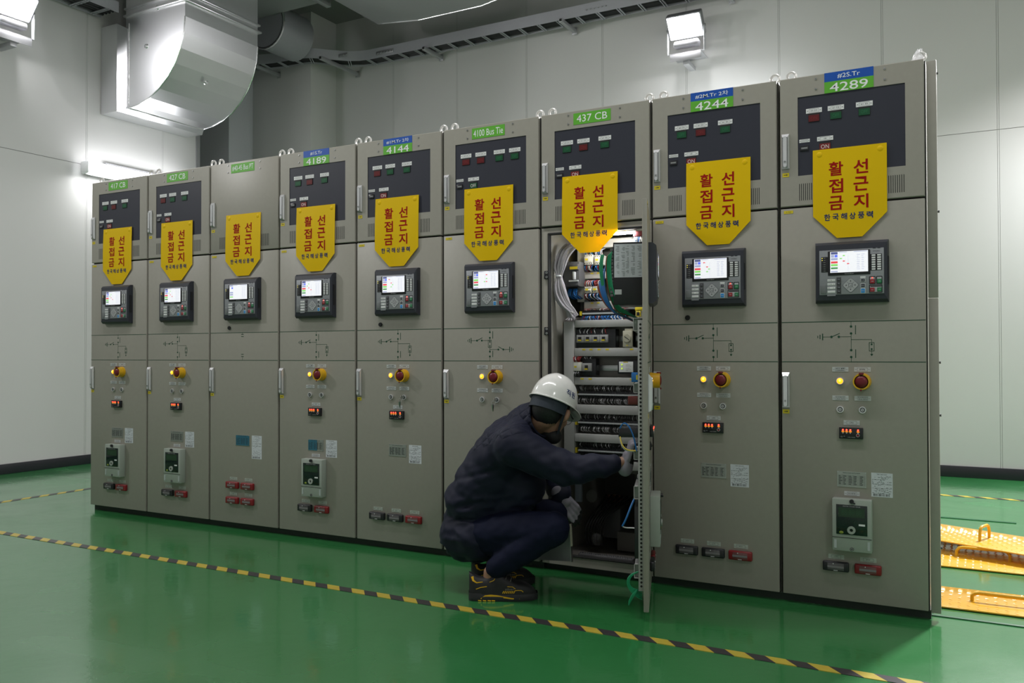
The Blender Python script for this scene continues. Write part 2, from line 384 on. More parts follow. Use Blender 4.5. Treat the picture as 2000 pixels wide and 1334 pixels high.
def handle_mesh(cx, z0, z1):
    mb = MB(); h = z1-z0
    mb.prism([(cx-.0165, z1), (cx-.0165, z0), (cx+.0165, z0), (cx+.0165, z1)], -.004, 0, STEEL)
    # raised rim sides and sloped top
    mb.add([(cx-.0165, -.004, z1), (cx+.0165, -.004, z1), (cx+.011, -.016, z1-.016), (cx-.011, -.016, z1-.016), (cx-.011, -.004, z1-.016), (cx+.011, -.004, z1-.016)],
           [(0, 1, 2, 3), (3, 2, 5, 4), (0, 3, 4), (1, 5, 2)], CHROME)
    for sx in (-1, 1):
        mb.add([(cx+sx*.0165, -.004, z1), (cx+sx*.0165, -.004, z0), (cx+sx*.0115, -.014, z0+.006), (cx+sx*.0115, -.016, z1-.016), (cx+sx*.0115, -.004, z0+.006), (cx+sx*.0115, -.004, z1-.016)],
               [(0, 1, 2, 3), (3, 2, 4, 5), (1, 4, 2)], CHROME)
    # lever with round ends
    pts = [(cx+.0095*math.cos(a), z1-.022+.0095*math.sin(a)) for a in [math.pi*k/8 for k in range(9)]]
    pts += [(cx+.0095*math.cos(a), z0+.014+.0095*math.sin(a)) for a in [math.pi+math.pi*k/8 for k in range(9)]]
    mb.prism(pts, -.019, -.004, CHROME)
    e = [x for x in mb.bm.edges if abs(x.verts[0].co.y+.019) < 1e-5 and abs(x.verts[1].co.y+.019) < 1e-5]
    bmesh.ops.bevel(mb.bm, geom=e, offset=.002, segments=2, affect='EDGES')
    mb.cyl((cx, -.0188, z0+.03), (cx, -.0205, z0+.03), .0055, STEEL, 14); mb.box(cx-.003, cx+.003, -.0208, -.0205, z0+.0293, z0+.0307, INK)
    return mb.mesh('door_handle')
def arrow_mesh(cx, cz):
    mb = MB().box(cx-.0145, cx+.0145, -.001, 0, cz-.009, cz+.009, STICK)
    mb.prism([(cx-.008, cz-.0012), (cx+.003, cz-.0012), (cx+.003, cz-.0035), (cx+.009, cz), (cx+.003, cz+.0035), (cx+.003, cz+.0012), (cx-.008, cz+.0012)], -.0014, -.0009, INK)
    return mb.mesh('arrow_sticker')
def shut_sticker():
    return MB().box(.022, .062, -.001, 0, 1.734, 1.747, STICK).text('S. TAG', .043, -.0013, 1.7405, .022, .005, INK).mesh('tag_sticker')

def estop_meshes():
    a = MB().ring((.344, 0, .988), (0, -1, 0), .034, .0285, .045, ESTOPY, 32)
    a.ring((.344, 0, .988), (0, -1, 0), .036, .03, .012, ESTOPY, 32)
    b = MB(); P = []
    for r, y in ((.0, -.052), (.012, -.0515), (.020, -.049), (.0245, -.044), (.0245, -.036), (.016, -.03), (.016, 0)):
        P.append([(.344+r*math.cos(2*math.pi*k/28), y, .988+r*math.sin(2*math.pi*k/28)) for k in range(28)])
    b.grid(P, ESTOPR, True)
    c = MB().box(.335, .353, -.05, -.03, 1.017, 1.026, ESTOPR, .001); c.cyl((.343, -.048, .956), (.343, -.048, .948), .003, ESTOPR, 8)
    return a.mesh('guard_ring'), b.mesh('mushroom_button'), c.mesh('guard_tab')
def lamp_mesh():
    a = MB().ring((.254, 0, .989), (0, -1, 0), .0155, .0125, .008, CHROME, 24)
    b = MB(); P = []
    for k in range(7):
        q = math.pi/2*k/6; r = .0128*math.sin(q); y = -.004-.011*math.cos(q)
        P.append([(.254+r*math.cos(2*math.pi*j/24), y, .989+r*math.sin(2*math.pi*j/24)) for j in range(24)])
    b.grid(P, AMBER, True)
    b.ell((.254, -.0115, .990), (.006, .0042, .006), AMBERC, 12, 8)
    return a.mesh('lamp_bezel'), b.mesh('lamp_lens')
def keylock_mesh(cx):
    a = MB().ring((cx, 0, .866), (0, -1, 0), .0145, .0105, .008, CHROME, 24)
    a.cyl((cx, 0, .866), (cx, -.006, .866), .0106, BLACK, 20); a.cyl((cx, -.005, .866), (cx, -.011, .866), .0072, STEEL, 16)
    a.box(cx-.0042, cx+.0042, -.0115, -.011, .8653, .8667, INK, M=T(cx, 0, .866) @ Matrix.Rotation(rad(40), 4, 'Y') @ T(-cx, 0, -.866))
    return a.mesh('key_switch')
def key_mesh(cx):
    mb = MB()
    pts = [(cx+.0085*math.cos(2*math.pi*k/12), .868+.010*math.sin(2*math.pi*k/12)) for k in range(12)]
    mb.prism(pts, -.034, -.032, STEEL, T(cx, -.03, .868) @ Matrix.Rotation(rad(80), 4, 'Z') @ T(-cx, .03, -.868))
    mb.cyl((cx, -.011, .866), (cx, -.028, .866), .0035, STEEL, 8)
    mb.ring((cx-.004, -.034, .852), (.3, -1, .1), .011, .0095, .0015, STEEL, 16)
    mb.tube([(cx-.006, -.036, .845), (cx-.007, -.034, .83), (cx-.008, -.032, .818), (cx-.008, -.031, .806)], [.006, .0065, .004, .002], STEEL, 6)
    return mb.mesh('hanging_key')
def cpd_mesh():
    mb = MB().box(.25, .346, -.016, 0, .741, .789, CTB, .0015)
    for x in (.266, .281, .296, .327):
        mb.cyl((x, -.016, .779), (x, -.019, .779), .0035, LEDR, 10); mb.box(x-.0055, x+.0055, -.0168, -.016, .769, .7745, LEDO)
        mb.cyl((x, -.016, .766), (x, -.018, .766), .0026, WW, 8)
    mb.ring((.326, -.016, .757), (0, -1, 0), .007, .0058, .002, WW, 16); mb.cyl((.326, -.016, .757), (.326, -.0175, .757), .0055, ESTOPR, 14)
    mb.text('CE', .26, -.0166, .7495, .008, .005, SILVERPL); mb.text('CPD', .271, -.0166, .7515, .006, .003, SILVERPL); mb.text('VOLTAGE', .3, -.0166, .748, .03, .003, SILVERPL)
    return mb.mesh('voltage_detector')
def nameplate_mesh(tall, film):
    a = MB().box(.239, .357, -.002, 0, .532, .599, NPL)
    if film: a.box(.241, .239+.116*film, -.0026, -.002, .534, .597, NPB)
    y = -.0029; a.text('METAL CLAD SWITCHGEAR', .298, y, .5925, .07, .004, INK)
    for k in range(7): a.box(.245, .351, y, -.0024, .5415+k*.0068, .5419+k*.0068, INK)
    for x in (.245, .262, .285, .305, .33, .351): a.box(x-.0002, x+.0002, y, -.0024, .5415, .5825, INK)
    rr = random.Random(3)
    for k in range(6):
        for x in (.2465, .264, .287, .307, .332): a.box(x, x+rr.uniform(.006, .014), y, -.0024, .5435+k*.0068, .5455+k*.0068, INK)
    for x in (.242, .354):
        for z in (.535, .596): a.cyl((x, -.002, z), (x, -.0035, z), .002, STEEL, 8)
    return a.mesh('rating_plate')
def paper_mesh(zb):
    b = MB().box(.376, .46, -.0006, 0, zb, .6, PAPER); y = -.001; rr = random.Random(5)
    b.text('TEST RECORD', .418, y, .594, .04, .004, INK)
    for k in range(16):
        z = .586-k*(.586-zb-.012)/16
        x = .38
        while x < .452:
            w = rr.uniform(.002, .011)
            if rr.random() < .55: b.box(x, min(.456, x+w), y, -.0006, z-.0007, z+.0007, INK)
            x += w+.003
    for k in range(12): b.box(.385+k*.0055, .385+k*.0055+rr.uniform(.001, .0035), y, -.0006, zb+.004, zb+.014, INK)
    b.box(.379, .457, y, -.0006, .552, .5525, INK); b.box(.379, .457, y, -.0006, .535, .5355, INK)
    return b.mesh('paper_sheet')
def meter_meshes():
    a = MB().box(.223, .381, -.045, 0, .263, .486, METER, .004)
    a.box(.2235, .3805, -.0462, -.045, .3205, .3225, GAP)
    w = MB().box(.24, .364, -.0475, -.0445, .335, .462, METERW, .001)
    w.box(.249, .354, -.0479, -.047, .41, .45, METERS); w.text('DIGITAL POWER METER', .302, -.0482, .456, .07, .0035, SILVERPL)
    w.text('88:88:88', .302, -.0482, .43, .08, .024, mat('lcd_digit', (.03, .085, .04), .4))
    w.box(.33, .355, -.0482, -.047, .376, .384, WHITE); w.ell((.2605, -.0478, .3435), (.009, .001, .006), mat('meter_badge', (.25, .3, .04), .5), 16, 6)
    k = MB().ring((.301, -.0475, .356), (0, -1, 0), .0165, .007, .006, METER, 24)
    c = MB().cyl((.303, -.046, .478), (.303, -.056, .478), .009, CTB, 14); c.box(.304, .32, -.058, -.05, .474, .479, CTB, .001, T(.303, 0, .478) @ Matrix.Rotation(rad(25), 4, 'Y') @ T(-.303, 0, -.478))
    c2 = MB().ring((.302, -.045, .2745), (0, -1, 0), .008, .006, .0015, GREYB, 18); c2.box(.299, .305, -.047, -.045, .272, .277, GREYB)
    for x in (.231, .364): c2.box(x, x+.01, -.0465, -.045, .275, .31, mat('meter_label', (.45, .5, .5), .5))
    return a.mesh('meter_case'), w.mesh('meter_window'), k.mesh('push_button'), c.mesh('seal_knob'), c2.mesh('cover_screw')
def ct_meshes(red):
    B, Wn = (CTR, CTRW) if red else (CTB, CTW)
    a = MB().box(0, .107, -.02, 0, 0, .042, B, .006, seg=3)
    w = MB().box(.02, .087, -.0215, -.0195, .006, .036, Wn, .001); w.box(.02, .087, -.0225, -.021, .016, .025, mat('ct_bar', (.2, .19, .2), .4)); w.cyl((.044, -.0215, .0335), (.044, -.0235, .0335), .0022, WHITE, 8)
    w.box(.045, .062, -.0222, -.021, .004, .0065, SILVERPL)
    return a.mesh('terminal_case'), w.mesh('terminal_cover')

def relay_meshes(var):
    d = {}
    h = MB(); x0, x1, z0, z1 = .158, .453, 1.327, 1.591
    ch = .012
    ring = lambda ix, iz, y: [(x0+ix, y, z0+iz), (x1-ix, y, z0+iz), (x1-ix, y, z1-iz), (x0+ix, y, z1-iz)]
    h.grid([ring(0, 0, 0), ring(0, 0, -.022), ring(.004, .012, -.042), ring(.018, .036, -.047), ring(.018, .036, -.043)], RELAYB, True)
    h.add(ring(.018, .036, -.043), [(0, 1, 2, 3)], RELAYB)
    h.box(x1-.004, x1+.0015, -.032, -.012, 1.40, 1.52, CTB)
    d['protection_relay'] = h.mesh('protection_relay', ang=20)
    f = MB().box(.177, .436, -.0485, -.044, 1.362, 1.555, SILVER, .0015); f.text('VITZRO', .407, -.0488, 1.5415, .027, .0055, INK)
    for x in (.393, .411): f.box(x, x+.012, -.0492, -.048, 1.553, 1.5565, RELAYB)
    f.box(.209, .243, -.0492, -.048, 1.357, 1.362, SILVER)
    d['faceplate'] = f.mesh('faceplate')
    b = MB().box(.213, .383, -.0515, -.0485, 1.445, 1.55, CTB, .002); b.text('MULTI RELAY', .299, -.0518, 1.4505, .036, .0035, SILVERPL)
    d['screen_bezel'] = b.mesh('screen_bezel')
    s = MB(); s.box(.2225, .3745, -.0518, -.051, 1.457, 1.5475, SCR)
    y0, y1 = -.0522, -.0516
    q = lambda a, b_, c, d_, m: s.box(a, b_, y0, y1, c, d_, m)
    if var == 'pt':
        q(.2255, .2535, 1.538, 1.546, SCRL); q(.24, .2525, 1.523, 1.533, SCRB); q(.2255, .2535, 1.495, 1.504, SCRL); q(.2255, .2535, 1.482, 1.491, SCRL); q(.2255, .2535, 1.469, 1.475, SCRG)
    else:
        q(.2255, .253, 1.536, 1.546, SCRN); q(.2405, .2525, 1.523, 1.534, SCRB); q(.2255, .2385, 1.523, 1.534, SCRL); q(.2255, .253, 1.511, 1.52, SCRL)
        o = (SCRG, SCRR) if var == 'tie' else (SCRR, SCRG)
        q(.2255, .253, 1.497, 1.506, o[0]); q(.2255, .253, 1.4855, 1.494, o[1]); q(.2255, .253, 1.473, 1.480, SCRD); q(.2255, .253, 1.459, 1.464, SCRL)
        sym = {'a': [(.278, 1.529, SCRG), (.266, 1.517, SCRG), (.278, 1.5055, SCRR), (.295, 1.494, SCRR)], 'b': [(.27, 1.53, SCRR), (.284, 1.51, SCRR), (.293, 1.5, SCRG), (.284, 1.488, SCRG)],
               'tie': [(.304, 1.528, SCRR), (.304, 1.508, SCRG), (.304, 1.492, SCRR), (.292, 1.492, SCRG)]}[var]
        for x, z, mm in sym:
            s.cyl((x-.002, y1, z), (x-.002, y0, z), .0028, mm, 8); s.cyl((x+.0025, y1, z), (x+.0025, y0, z), .0024, mm, 8)
        s.box(.2952, .2957, y0, y1, 1.46, 1.53, SCRL)
    rr = random.Random(2)
    for k in range(9):
        z = 1.531-k*.0078
        for x in (.33, .348): s.box(x, x+rr.uniform(.008, .013), y0, y1, z, z+.0014, SCRL)
    s.box(.257, .29, y0, y1, 1.543, 1.545, SCRL); s.box(.318, .371, y0, y1, 1.543, 1.5455, SCRL)
    d['display'] = s.mesh('display')
    l = MB().box(.185, .2128, -.0502, -.048, 1.461, 1.527, CTB, .001)
    for k in range(7):
        z = 1.5215-k*.0092; l.cyl((.1895, -.0502, z), (.1895, -.0512, z), .0016, LEDY if k < 2 else GREYB, 8); l.box(.194, .203, -.0506, -.05, z-.0008, z+.0008, GREYF)
    d['led_strip'] = l.mesh('led_strip')
    l = MB().box(.3832, .4285, -.0502, -.048, 1.460, 1.530, CTB, .001)
    for k in range(7):
        z = 1.5245-k*.0098
        for x in (.3885, .4105): l.box(x, x+.0145, -.0508, -.05, z-.0033, z+.0033, WHITE)
    d['label_strip'] = l.mesh('label_strip')
    l = MB()
    for z in (1.4245, 1.4078, 1.3915, 1.3755): l.box(.2105, .242, -.0495, -.048, z-.005, z+.005, WHITE, .0008)
    l.text('CB 1', .226, -.0497, 1.4245, .024, .005, GREYF); l.text('CB 2', .226, -.0497, 1.4078, .024, .005, GREYF); l.text('E   S', .226, -.0497, 1.3915, .024, .005, GREYF)
    d['name_strip'] = l.mesh('name_strip')
    k = MB().box(.2475, .2665, -.0492, -.048, 1.364, 1.437, GREYB)
    for j, z in enumerate((1.427, 1.4095, 1.393, 1.376)): k.box(.25, .264, -.0515, -.049, z-.0068, z+.0068, KEYD, .0012); k.text('F%d' % (j+1), .257, -.0517, z, .006, .005, SILVERPL)
    d['function_keys'] = k.mesh('function_keys')
    n = MB(); c = (.3043, 1.401)
    def dia(r, rc, y, y2, m):
        pts = []
        for j in range(4):
            a = math.pi/2*j; ux, uz = math.cos(a), math.sin(a); ct = (c[0]+ux*(r-rc*1.3), c[1]+uz*(r-rc*1.3))
            for t in range(-4, 5):
                w = a+rad(45)*t/4; pts.append((ct[0]+rc*math.cos(w), ct[1]+rc*math.sin(w)))
        n.prism(pts, y, y2, m)
    dia(.0335, .009, -.0495, -.048, INK); dia(.0322, .0085, -.0505, -.049, mat('pad_grey', (.42, .43, .45), .45))
    n.ring((c[0], -.0505, c[1]), (0, -1, 0), .0092, .0082, .0006, INK, 20)
    for a in range(4):
        w = math.pi/2*a; ux, uz = math.cos(w), math.sin(w); px, pz = c[0]+ux*.018, c[1]+uz*.018
        n.prism([(px+ux*.0035, pz+uz*.0035), (px-uz*.0032-ux*.002, pz+ux*.0032-uz*.002), (px+uz*.0032-ux*.002, pz-ux*.0032-uz*.002)], -.0508, -.0504, INK)
        w += math.pi/4; ux, uz = math.cos(w), math.sin(w)
        n.tube([(c[0]+ux*.0092, -.0506, c[1]+uz*.0092), (c[0]+ux*.021, -.0506, c[1]+uz*.021)], .0005, INK, 4)
    n.box(c[0]-.003, c[0]+.004, -.0509, -.0504, c[1]-.003, c[1]-.002, INK); n.box(c[0]+.003, c[0]+.004, -.0509, -.0504, c[1]-.003, c[1]+.003, INK)
    d['navigation_pad'] = n.mesh('navigation_pad')
    k = MB().box(.343, .364, -.0492, -.048, 1.43, 1.437, WHITE)
    for z0_, z1_, m, t in ((1.412, 1.428, KEYD, 'L/R'), (1.3885, 1.406, KEYD, 'ESC'), (1.3645, 1.386, KEYB, 'MENU')): k.box(.344, .363, -.0515, -.048, z0_, z1_, m, .0015); k.text(t, .3535, -.0517, (z0_+z1_)/2, .011, .004, SILVERPL)
    d['menu_keys'] = k.mesh('menu_keys')
    k = MB()
    for a, b_ in ((.378, .403), (.406, .4295)): k.box(a, b_, -.0492, -.048, 1.402, 1.435, INK, .002); k.box(a+.0012, b_-.0012, -.0497, -.049, 1.4032, 1.4338, mat('pad_grey', (.42, .43, .45), .45), .002)
    k.box(.378, .4295, -.0492, -.048, 1.365, 1.399, INK, .002); k.box(.3792, .4283, -.0497, -.049, 1.3662, 1.3978, mat('pad_grey', (.42, .43, .45), .45), .002); k.box(.383, .426, -.0499, -.049, 1.39, 1.3945, INK)
    k.cyl((.3905, -.0497, 1.429), (.3905, -.051, 1.429), .0022, LEDR, 8)
    d['key_frame'] = k.mesh('key_frame')
    k = MB()
    for z0_, z1_, t in ((1.4045, 1.423, 'CB'), (1.3695, 1.387, 'LOCK')): k.box(.3815, .3995, -.0518, -.049, z0_, z1_, KEYR, .0015); k.text(t, .3905, -.052, (z0_+z1_)/2, .009, .004, SILVERPL)
    d['red_key'] = k.mesh('red_key')
    k = MB()
    for z0_, z1_, t in ((1.4045, 1.423, 'CB'), (1.3695, 1.387, 'OPEN')): k.box(.409, .427, -.0518, -.049, z0_, z1_, KEYG, .0015); k.text(t, .418, -.052, (z0_+z1_)/2, .009, .004, SILVERPL)
    d['green_key'] = k.mesh('green_key')
    d['port_cover'] = MB().box(.182, .206, -.052, -.048, 1.368, 1.406, mat('port_grey', (.18, .19, .2), .5), .002).mesh('port_cover')
    for me in d.values():
        for v in me.vertices: v.co.y *= .8
    return d

def mimic_mesh(kind):
    mb = MB(); y0, y1 = -.0006, 0
    def ln(x0, z0, x1, z1, t=.0016):
        if abs(x0-x1) < 1e-6: mb.box(x0-t/2, x0+t/2, y0, y1, min(z0, z1), max(z0, z1), MIMIC)
        elif abs(z0-z1) < 1e-6: mb.box(min(x0, x1), max(x0, x1), y0, y1, z0-t/2, z0+t/2, MIMIC)
        else:
            d = Vector((x1-x0, z1-z0)).normalized(); n_ = (-d[1]*t/2, d[0]*t/2)
            mb.prism([(x0+n_[0], z0+n_[1]), (x0-n_[0], z0-n_[1]), (x1-n_[0], z1-n_[1]), (x1+n_[0], z1+n_[1])], y0, y1, MIMIC)
    dot = lambda x, z, r=.005: mb.cyl((x, y1, z), (x, y0-.0002, z), r, MIMIC, 14)
    ln(.009, 1.2475, .591, 1.2475, .003); ln(.009, 1.072, .591, 1.072, .003)
    def earth(x, z, s):
        ln(x, z-.0145, x, z+.0145, .004); ln(x+s*.0105, z-.0095, x+s*.0105, z+.0095, .0035); ln(x+s*.02, z-.005, x+s*.02, z+.005, .003)
    if kind == 'pt':
        for z in (1.236, 1.222, 1.110, 1.096):
            for dx in (-.007, 0, .007): ln(.293+dx-.003, z+.002, .293+dx, z-.002, .0025); ln(.293+dx, z-.002, .293+dx+.003, z+.002, .0025)
        ln(.293, 1.2475, .293, 1.238); ln(.293, 1.072, .293, 1.092); return mb.mesh('mimic_diagram', merge=False)
    c = .3
    ln(c, 1.2475, c, 1.225); dot(c, 1.225); dot(c, 1.195); ln(c+.018, 1.191, c+.018, 1.23, .003)
    ln(.183, 1.181, .22, 1.181); earth(.183, 1.181, -1); dot(.22, 1.181); dot(.25, 1.181); ln(.22, 1.181, .254, 1.196, .0025); ln(.25, 1.181, c, 1.181)
    def fuse(x, z0, z1):
        for a in (x-.0095, x+.0095): ln(a, z0, a, z1, .002)
        for a in (z0, z1): ln(x-.0105, a, x+.0105, a, .002)
        dot(x, z1-.008, .0038); dot(x, z0+.008, .0038)
    if kind == 'tie':
        ln(c, 1.195, c, 1.168); fuse(c, 1.144, 1.182); ln(c, 1.152, c, 1.12); dot(c, 1.122); dot(c, 1.096); ln(c+.018, 1.093, c+.018, 1.126, .003); ln(c, 1.096, c, 1.072)
        ln(c, 1.133, .352, 1.133); dot(.352, 1.133); dot(.382, 1.133); ln(.352, 1.148, .382, 1.133, .0025); ln(.382, 1.133, .42, 1.133); earth(.42, 1.133, 1)
    else:
        ln(c, 1.195, c, 1.123); dot(c, 1.123); dot(c, 1.093); ln(c+.018, 1.089, c+.018, 1.126, .003); ln(c, 1.093, c, 1.072)
        ln(c, 1.1685, .382, 1.1685); ln(.382, 1.1685, .382, 1.147); fuse(.382, 1.119, 1.155); ln(.382, 1.126, .382, 1.103)
        mb.prism([(.376, 1.106), (.388, 1.106), (.382, 1.097)], y0, y1, MIMIC)
    return mb.mesh('mimic_diagram', merge=False)

def lower_door_mesh():
    return MB().box(.008, .592, 0, .022, .04, 1.756, PAINT, .0035).mesh('lower_door')
def vents(mb):
    for x0 in (.089, .453):
        for k in range(8): mb.box(x0+k*.0084, x0+k*.0084+.0028, -.0004, .003, 1.788, 1.863, GAP)
def upper_door_mesh(glass):
    mb = MB(); x0, x1, z0, z1 = .008, .592, 1.765, 2.34
    if not glass: mb.box(x0, x1, 0, .022, z0, z1, PAINT, .0035)
    else:
        a, b, c, d = .084, .52, 1.899, 2.25
        O = lambda i, y: [(x0+i, y, z0+i), (x1-i, y, z0+i), (x1-i, y, z1-i), (x0+i, y, z1-i)]
        H = lambda y: [(a, y, c), (b, y, c), (b, y, d), (a, y, d)]
        mb.grid([H(.022), H(0), O(.003, 0), O(0, .003), O(0, .022), H(.022)], PAINT, True)
    vents(mb)
    for x in (.162, .4415):
        for z in (2.3215, 2.277): mb.cyl((x, 0, z), (x, -.003, z), .0045, STEEL, 10); mb.box(x-.003, x+.003, -.0034, -.003, z-.0006, z+.0006, INK)
    return mb.mesh('upper_door')
def tag_single(s, cx):
    return MB().box(.191, .393, -.0012, 0, 2.268, 2.326, TAGG).text(s, .292, -.0016, 2.297, cx, .036, TAGW, .003).mesh('name_tag')
def tag_double(s1, s2, w1):
    a = MB().box(.198, .398, -.0012, 0, 2.2995, 2.3395, TAGB).text(s1, .298, -.0016, 2.3195, w1, .021, TAGW, .003).mesh('blue_tag')
    b = MB().box(.198, .398, -.0014, 0, 2.2505, 2.2995, TAGG).text(s2, .298, -.0018, 2.2725, .155, .038, TAGW, .006).mesh('number_tag')
    return a, b
def indicator_mesh(cx, cz, colr, txt, lit, w=.045, h=.036):
    mb = MB(); mb.box(cx-w/2-.001, cx+w/2+.001, .0005, .004, cz-h/2-.001, cz+h/2+.001, GAP)
    m = (LAMPRL if lit else LAMPR) if colr == 'R' else LAMPG
    mb.box(cx-w/2, cx+w/2, -.0005, .003, cz-h/2, cz+h/2-.007, m)  # dark strip left above the tile stands in for the recess's top shadow
    mb.text(txt, cx, -.0008, cz-.003, w*(.74 if lit else .6), h*.5 if lit else h*.4, LAMPT if lit else (LAMPRT if colr == 'R' else LAMPGT))
    return mb.mesh('indicator_lamp')
def counter_mesh():
    mb = MB().box(.094, .130, -.001, .004, 2.008, 2.032, CTB, .0008)
    mb.box(.097, .127, -.0014, -.001, 2.015, 2.025, mat('counter_window', (.09, .09, .095), .4)); mb.text('00000', .112, -.0017, 2.02, .024, .006, SILVERPL)
    return mb.mesh('operation_counter')

CABS = [  # tag, indicator colours, CB lamp, label hint
    ('417 CB', 'GRG', 'R'), ('427 CB', 'RGG', 'R'), ('#40-45 Bus PT', None, None), ('4189', 'GRG', 'R'), ('4144', 'RGG', 'R'),
    ('4100 Bus Tie', 'RRGG', 'G'), ('437 CB', 'GRG', 'R'), ('4244', 'GRG', 'R'), ('4289', 'RGG', 'R')]
DBL = {3: ('#1S.Tr', '4189', .092), 4: ('#1M.Tr 2차', '4144', .155), 7: ('#2M.Tr 2차', '4244', .155), 8: ('#2S.Tr', '4289', .092)}
LBL = ['tall beige-grey switchgear cabinet tagged 417 CB at the far left end', 'tall beige-grey switchgear cabinet tagged 427 CB', 'beige-grey switchgear cabinet tagged #40-45 Bus PT with plain upper door and four red terminals',
       'beige-grey switchgear cabinet with green tag 4189', 'beige-grey switchgear cabinet with green tag 4144', 'beige-grey switchgear cabinet tagged 4100 Bus Tie behind the crouching worker',
       'beige-grey switchgear cabinet tagged 437 CB, its lower door open on wiring', 'beige-grey switchgear cabinet with green tag 4244 right of the open cabinet', 'beige-grey switchgear cabinet with green tag 4289 at the right end of the row']

def eye_mesh(cx):
    mb = MB(); P = [(cx+.019*math.cos(a), .05, 2.363+.019*math.sin(a)) for a in [rad(-50+28*k) for k in range(11)]]
    mb.tube(P, .0062, EYEL, 8); mb.cyl((cx, .05, 2.338), (cx, .05, 2.348), .016, EYEL, 16)
    return mb.mesh('lifting_eye')
def body_mesh(end):
    mb = MB().box(.003, .597, .024, 1.0, .035, 2.338, PAINT); mb.box(.004, .596, .0215, .0242, .036, 2.336, GAP)
    mb.box(.0, .6, .04, .98, 0, .036, mat('plinth_dark', (.02, .032, .024), .6))
    return mb.mesh('cabinet_body')

def door_devices(i, root, M=None):
    """everything fixed to the lower door; M places it (open door)"""
    A = lambda n, key, fn, par=None, MM=None: new(n, cached(key, fn), par or root, (M @ MM if M is not None and MM is not None else (MM if MM is not None else M)) if par is None else MM)
    d = A('lower_door', 'ldoor', lower_door_mesh)
    new('door_handle', cached('hl', lambda: handle_mesh(.026, .868, 1.024)), d); new('arrow_sticker', cached('al', lambda: arrow_mesh(.026, .850)), d)
    new('tag_sticker', cached('tagst', shut_sticker), d)
    A('mimic_diagram', 'mim%s' % ('pt' if i == 2 else 'tie' if i == 5 else 'n'), lambda: mimic_mesh('pt' if i == 2 else 'tie' if i == 5 else 'n'))
    var = {2: 'pt', 5: 'tie'}.get(i, 'a' if i in (0, 1, 3, 8) else 'b')
    rm = cached('relay'+var, lambda: relay_meshes(var))
    r = new('protection_relay', rm['protection_relay'], root, M)
    for k, me in rm.items():
        if k != 'protection_relay': new(k, me, r)
    if i in (2, 4, 7): A('blanking_plug', 'plug', lambda: MB().cyl((.178, 0, 1.2785), (.178, -.006, 1.2785), .0125, CTB, 20, .011).mesh('blanking_plug'))
    if i != 2:
        lp = lambda key, *a, **k: A('label_plate', 'lp'+key, lambda: plate(*a, **k))
        lp('c', 'CB', .255, 1.0395, .066, .02, SILVERPL, two='CHARGING'); lp('e', 'EMPB', .3445, 1.0395, .066, .02, SILVERPL)
        lp('k', 'ES INTERLOCK', .255, .9155, .066, .02, SILVERPL, two='정상 해제'); lp('k2', 'DS INTERLOCK', .3445, .9155, .066, .02, SILVERPL, two='정상 해제')
        b, l = cached('lamp', lamp_mesh); q = new('charge_lamp', b, root, M); new('lamp_lens', l, q)
        ea, eb, ec = cached('estop', estop_meshes); q = new('emergency_button', ea, root, M); new('mushroom_button', eb, q); new('guard_tab', ec, q)
        A('key_switch', 'ks1', lambda: keylock_mesh(.254)); q = A('key_switch', 'ks2', lambda: keylock_mesh(.344))
        if i in (4, 5): new('hanging_key', cached('hk', lambda: key_mesh(.344)), q)
        if i != 5:
            lp('p', 'CPD', .2995, .8095, .065, .02, SILVERPL); A('voltage_detector', 'cpd', cpd_mesh)
    if i not in (5,):
        film = {2: 1.0, 3: .6}.get(i, 0); tall = .455 if i == 2 else .498
        A('rating_plate', 'np%s' % film, lambda: nameplate_mesh(0, film)); A('paper_sheet', 'pp%s' % tall, lambda: paper_mesh(tall))
    if i in (0, 1, 3, 6, 8):
        mm = cached('meter', meter_meshes); q = new('power_meter', mm[0], root, M)
        for nme, me in zip(('meter_window', 'push_button', 'seal_knob', 'cover_screw'), mm[1:]): new(nme, me, q)
        A('label_plate', 'lpw', lambda: plate('WH-METER', .2985, .5045, .062, .018, SILVERPL))
    cts = {0: [(.172, .166, 0), (.3, .166, 1)], 1: [(.167, .166, 0), (.297, .166, 1)], 2: [(.165, .259, 1), (.295, .259, 1), (.165, .163, 1), (.295, .163, 1)], 3: [(.168, .166, 0), (.298, .166, 1)],
           4: [(.108, .165, 0), (.235, .165, 0), (.361, .165, 1)], 5: [], 6: [(.18, .166, 0), (.308, .166, 1)], 7: [(.118, .166, 0), (.243, .166, 0), (.368, .166, 1)], 8: [(.179, .166, 0), (.308, .166, 1)]}[i]
    for n_, (x, z, rd) in enumerate(cts):
        a, w = cached('ct%d' % rd, lambda: ct_meshes(rd)); MM = T(x, 0, z)
        q = new('test_terminal', a, root, M @ MM if M is not None else MM); new('terminal_cover', w, q)
        if rd or len(cts) == 2: q['label'] = 'red test terminal' if rd else 'black test terminal'
        t = 'PTT' if rd else 'CTT'
        me = cached('lpt'+t, lambda: plate(t, 0, 0, .064, .019, mat('plate_pale_green', (.42, .47, .42), .4)))
        MM = T(x+.054, 0, z+.0605); new('label_plate', me, root, M @ MM if M is not None else MM)
    return d

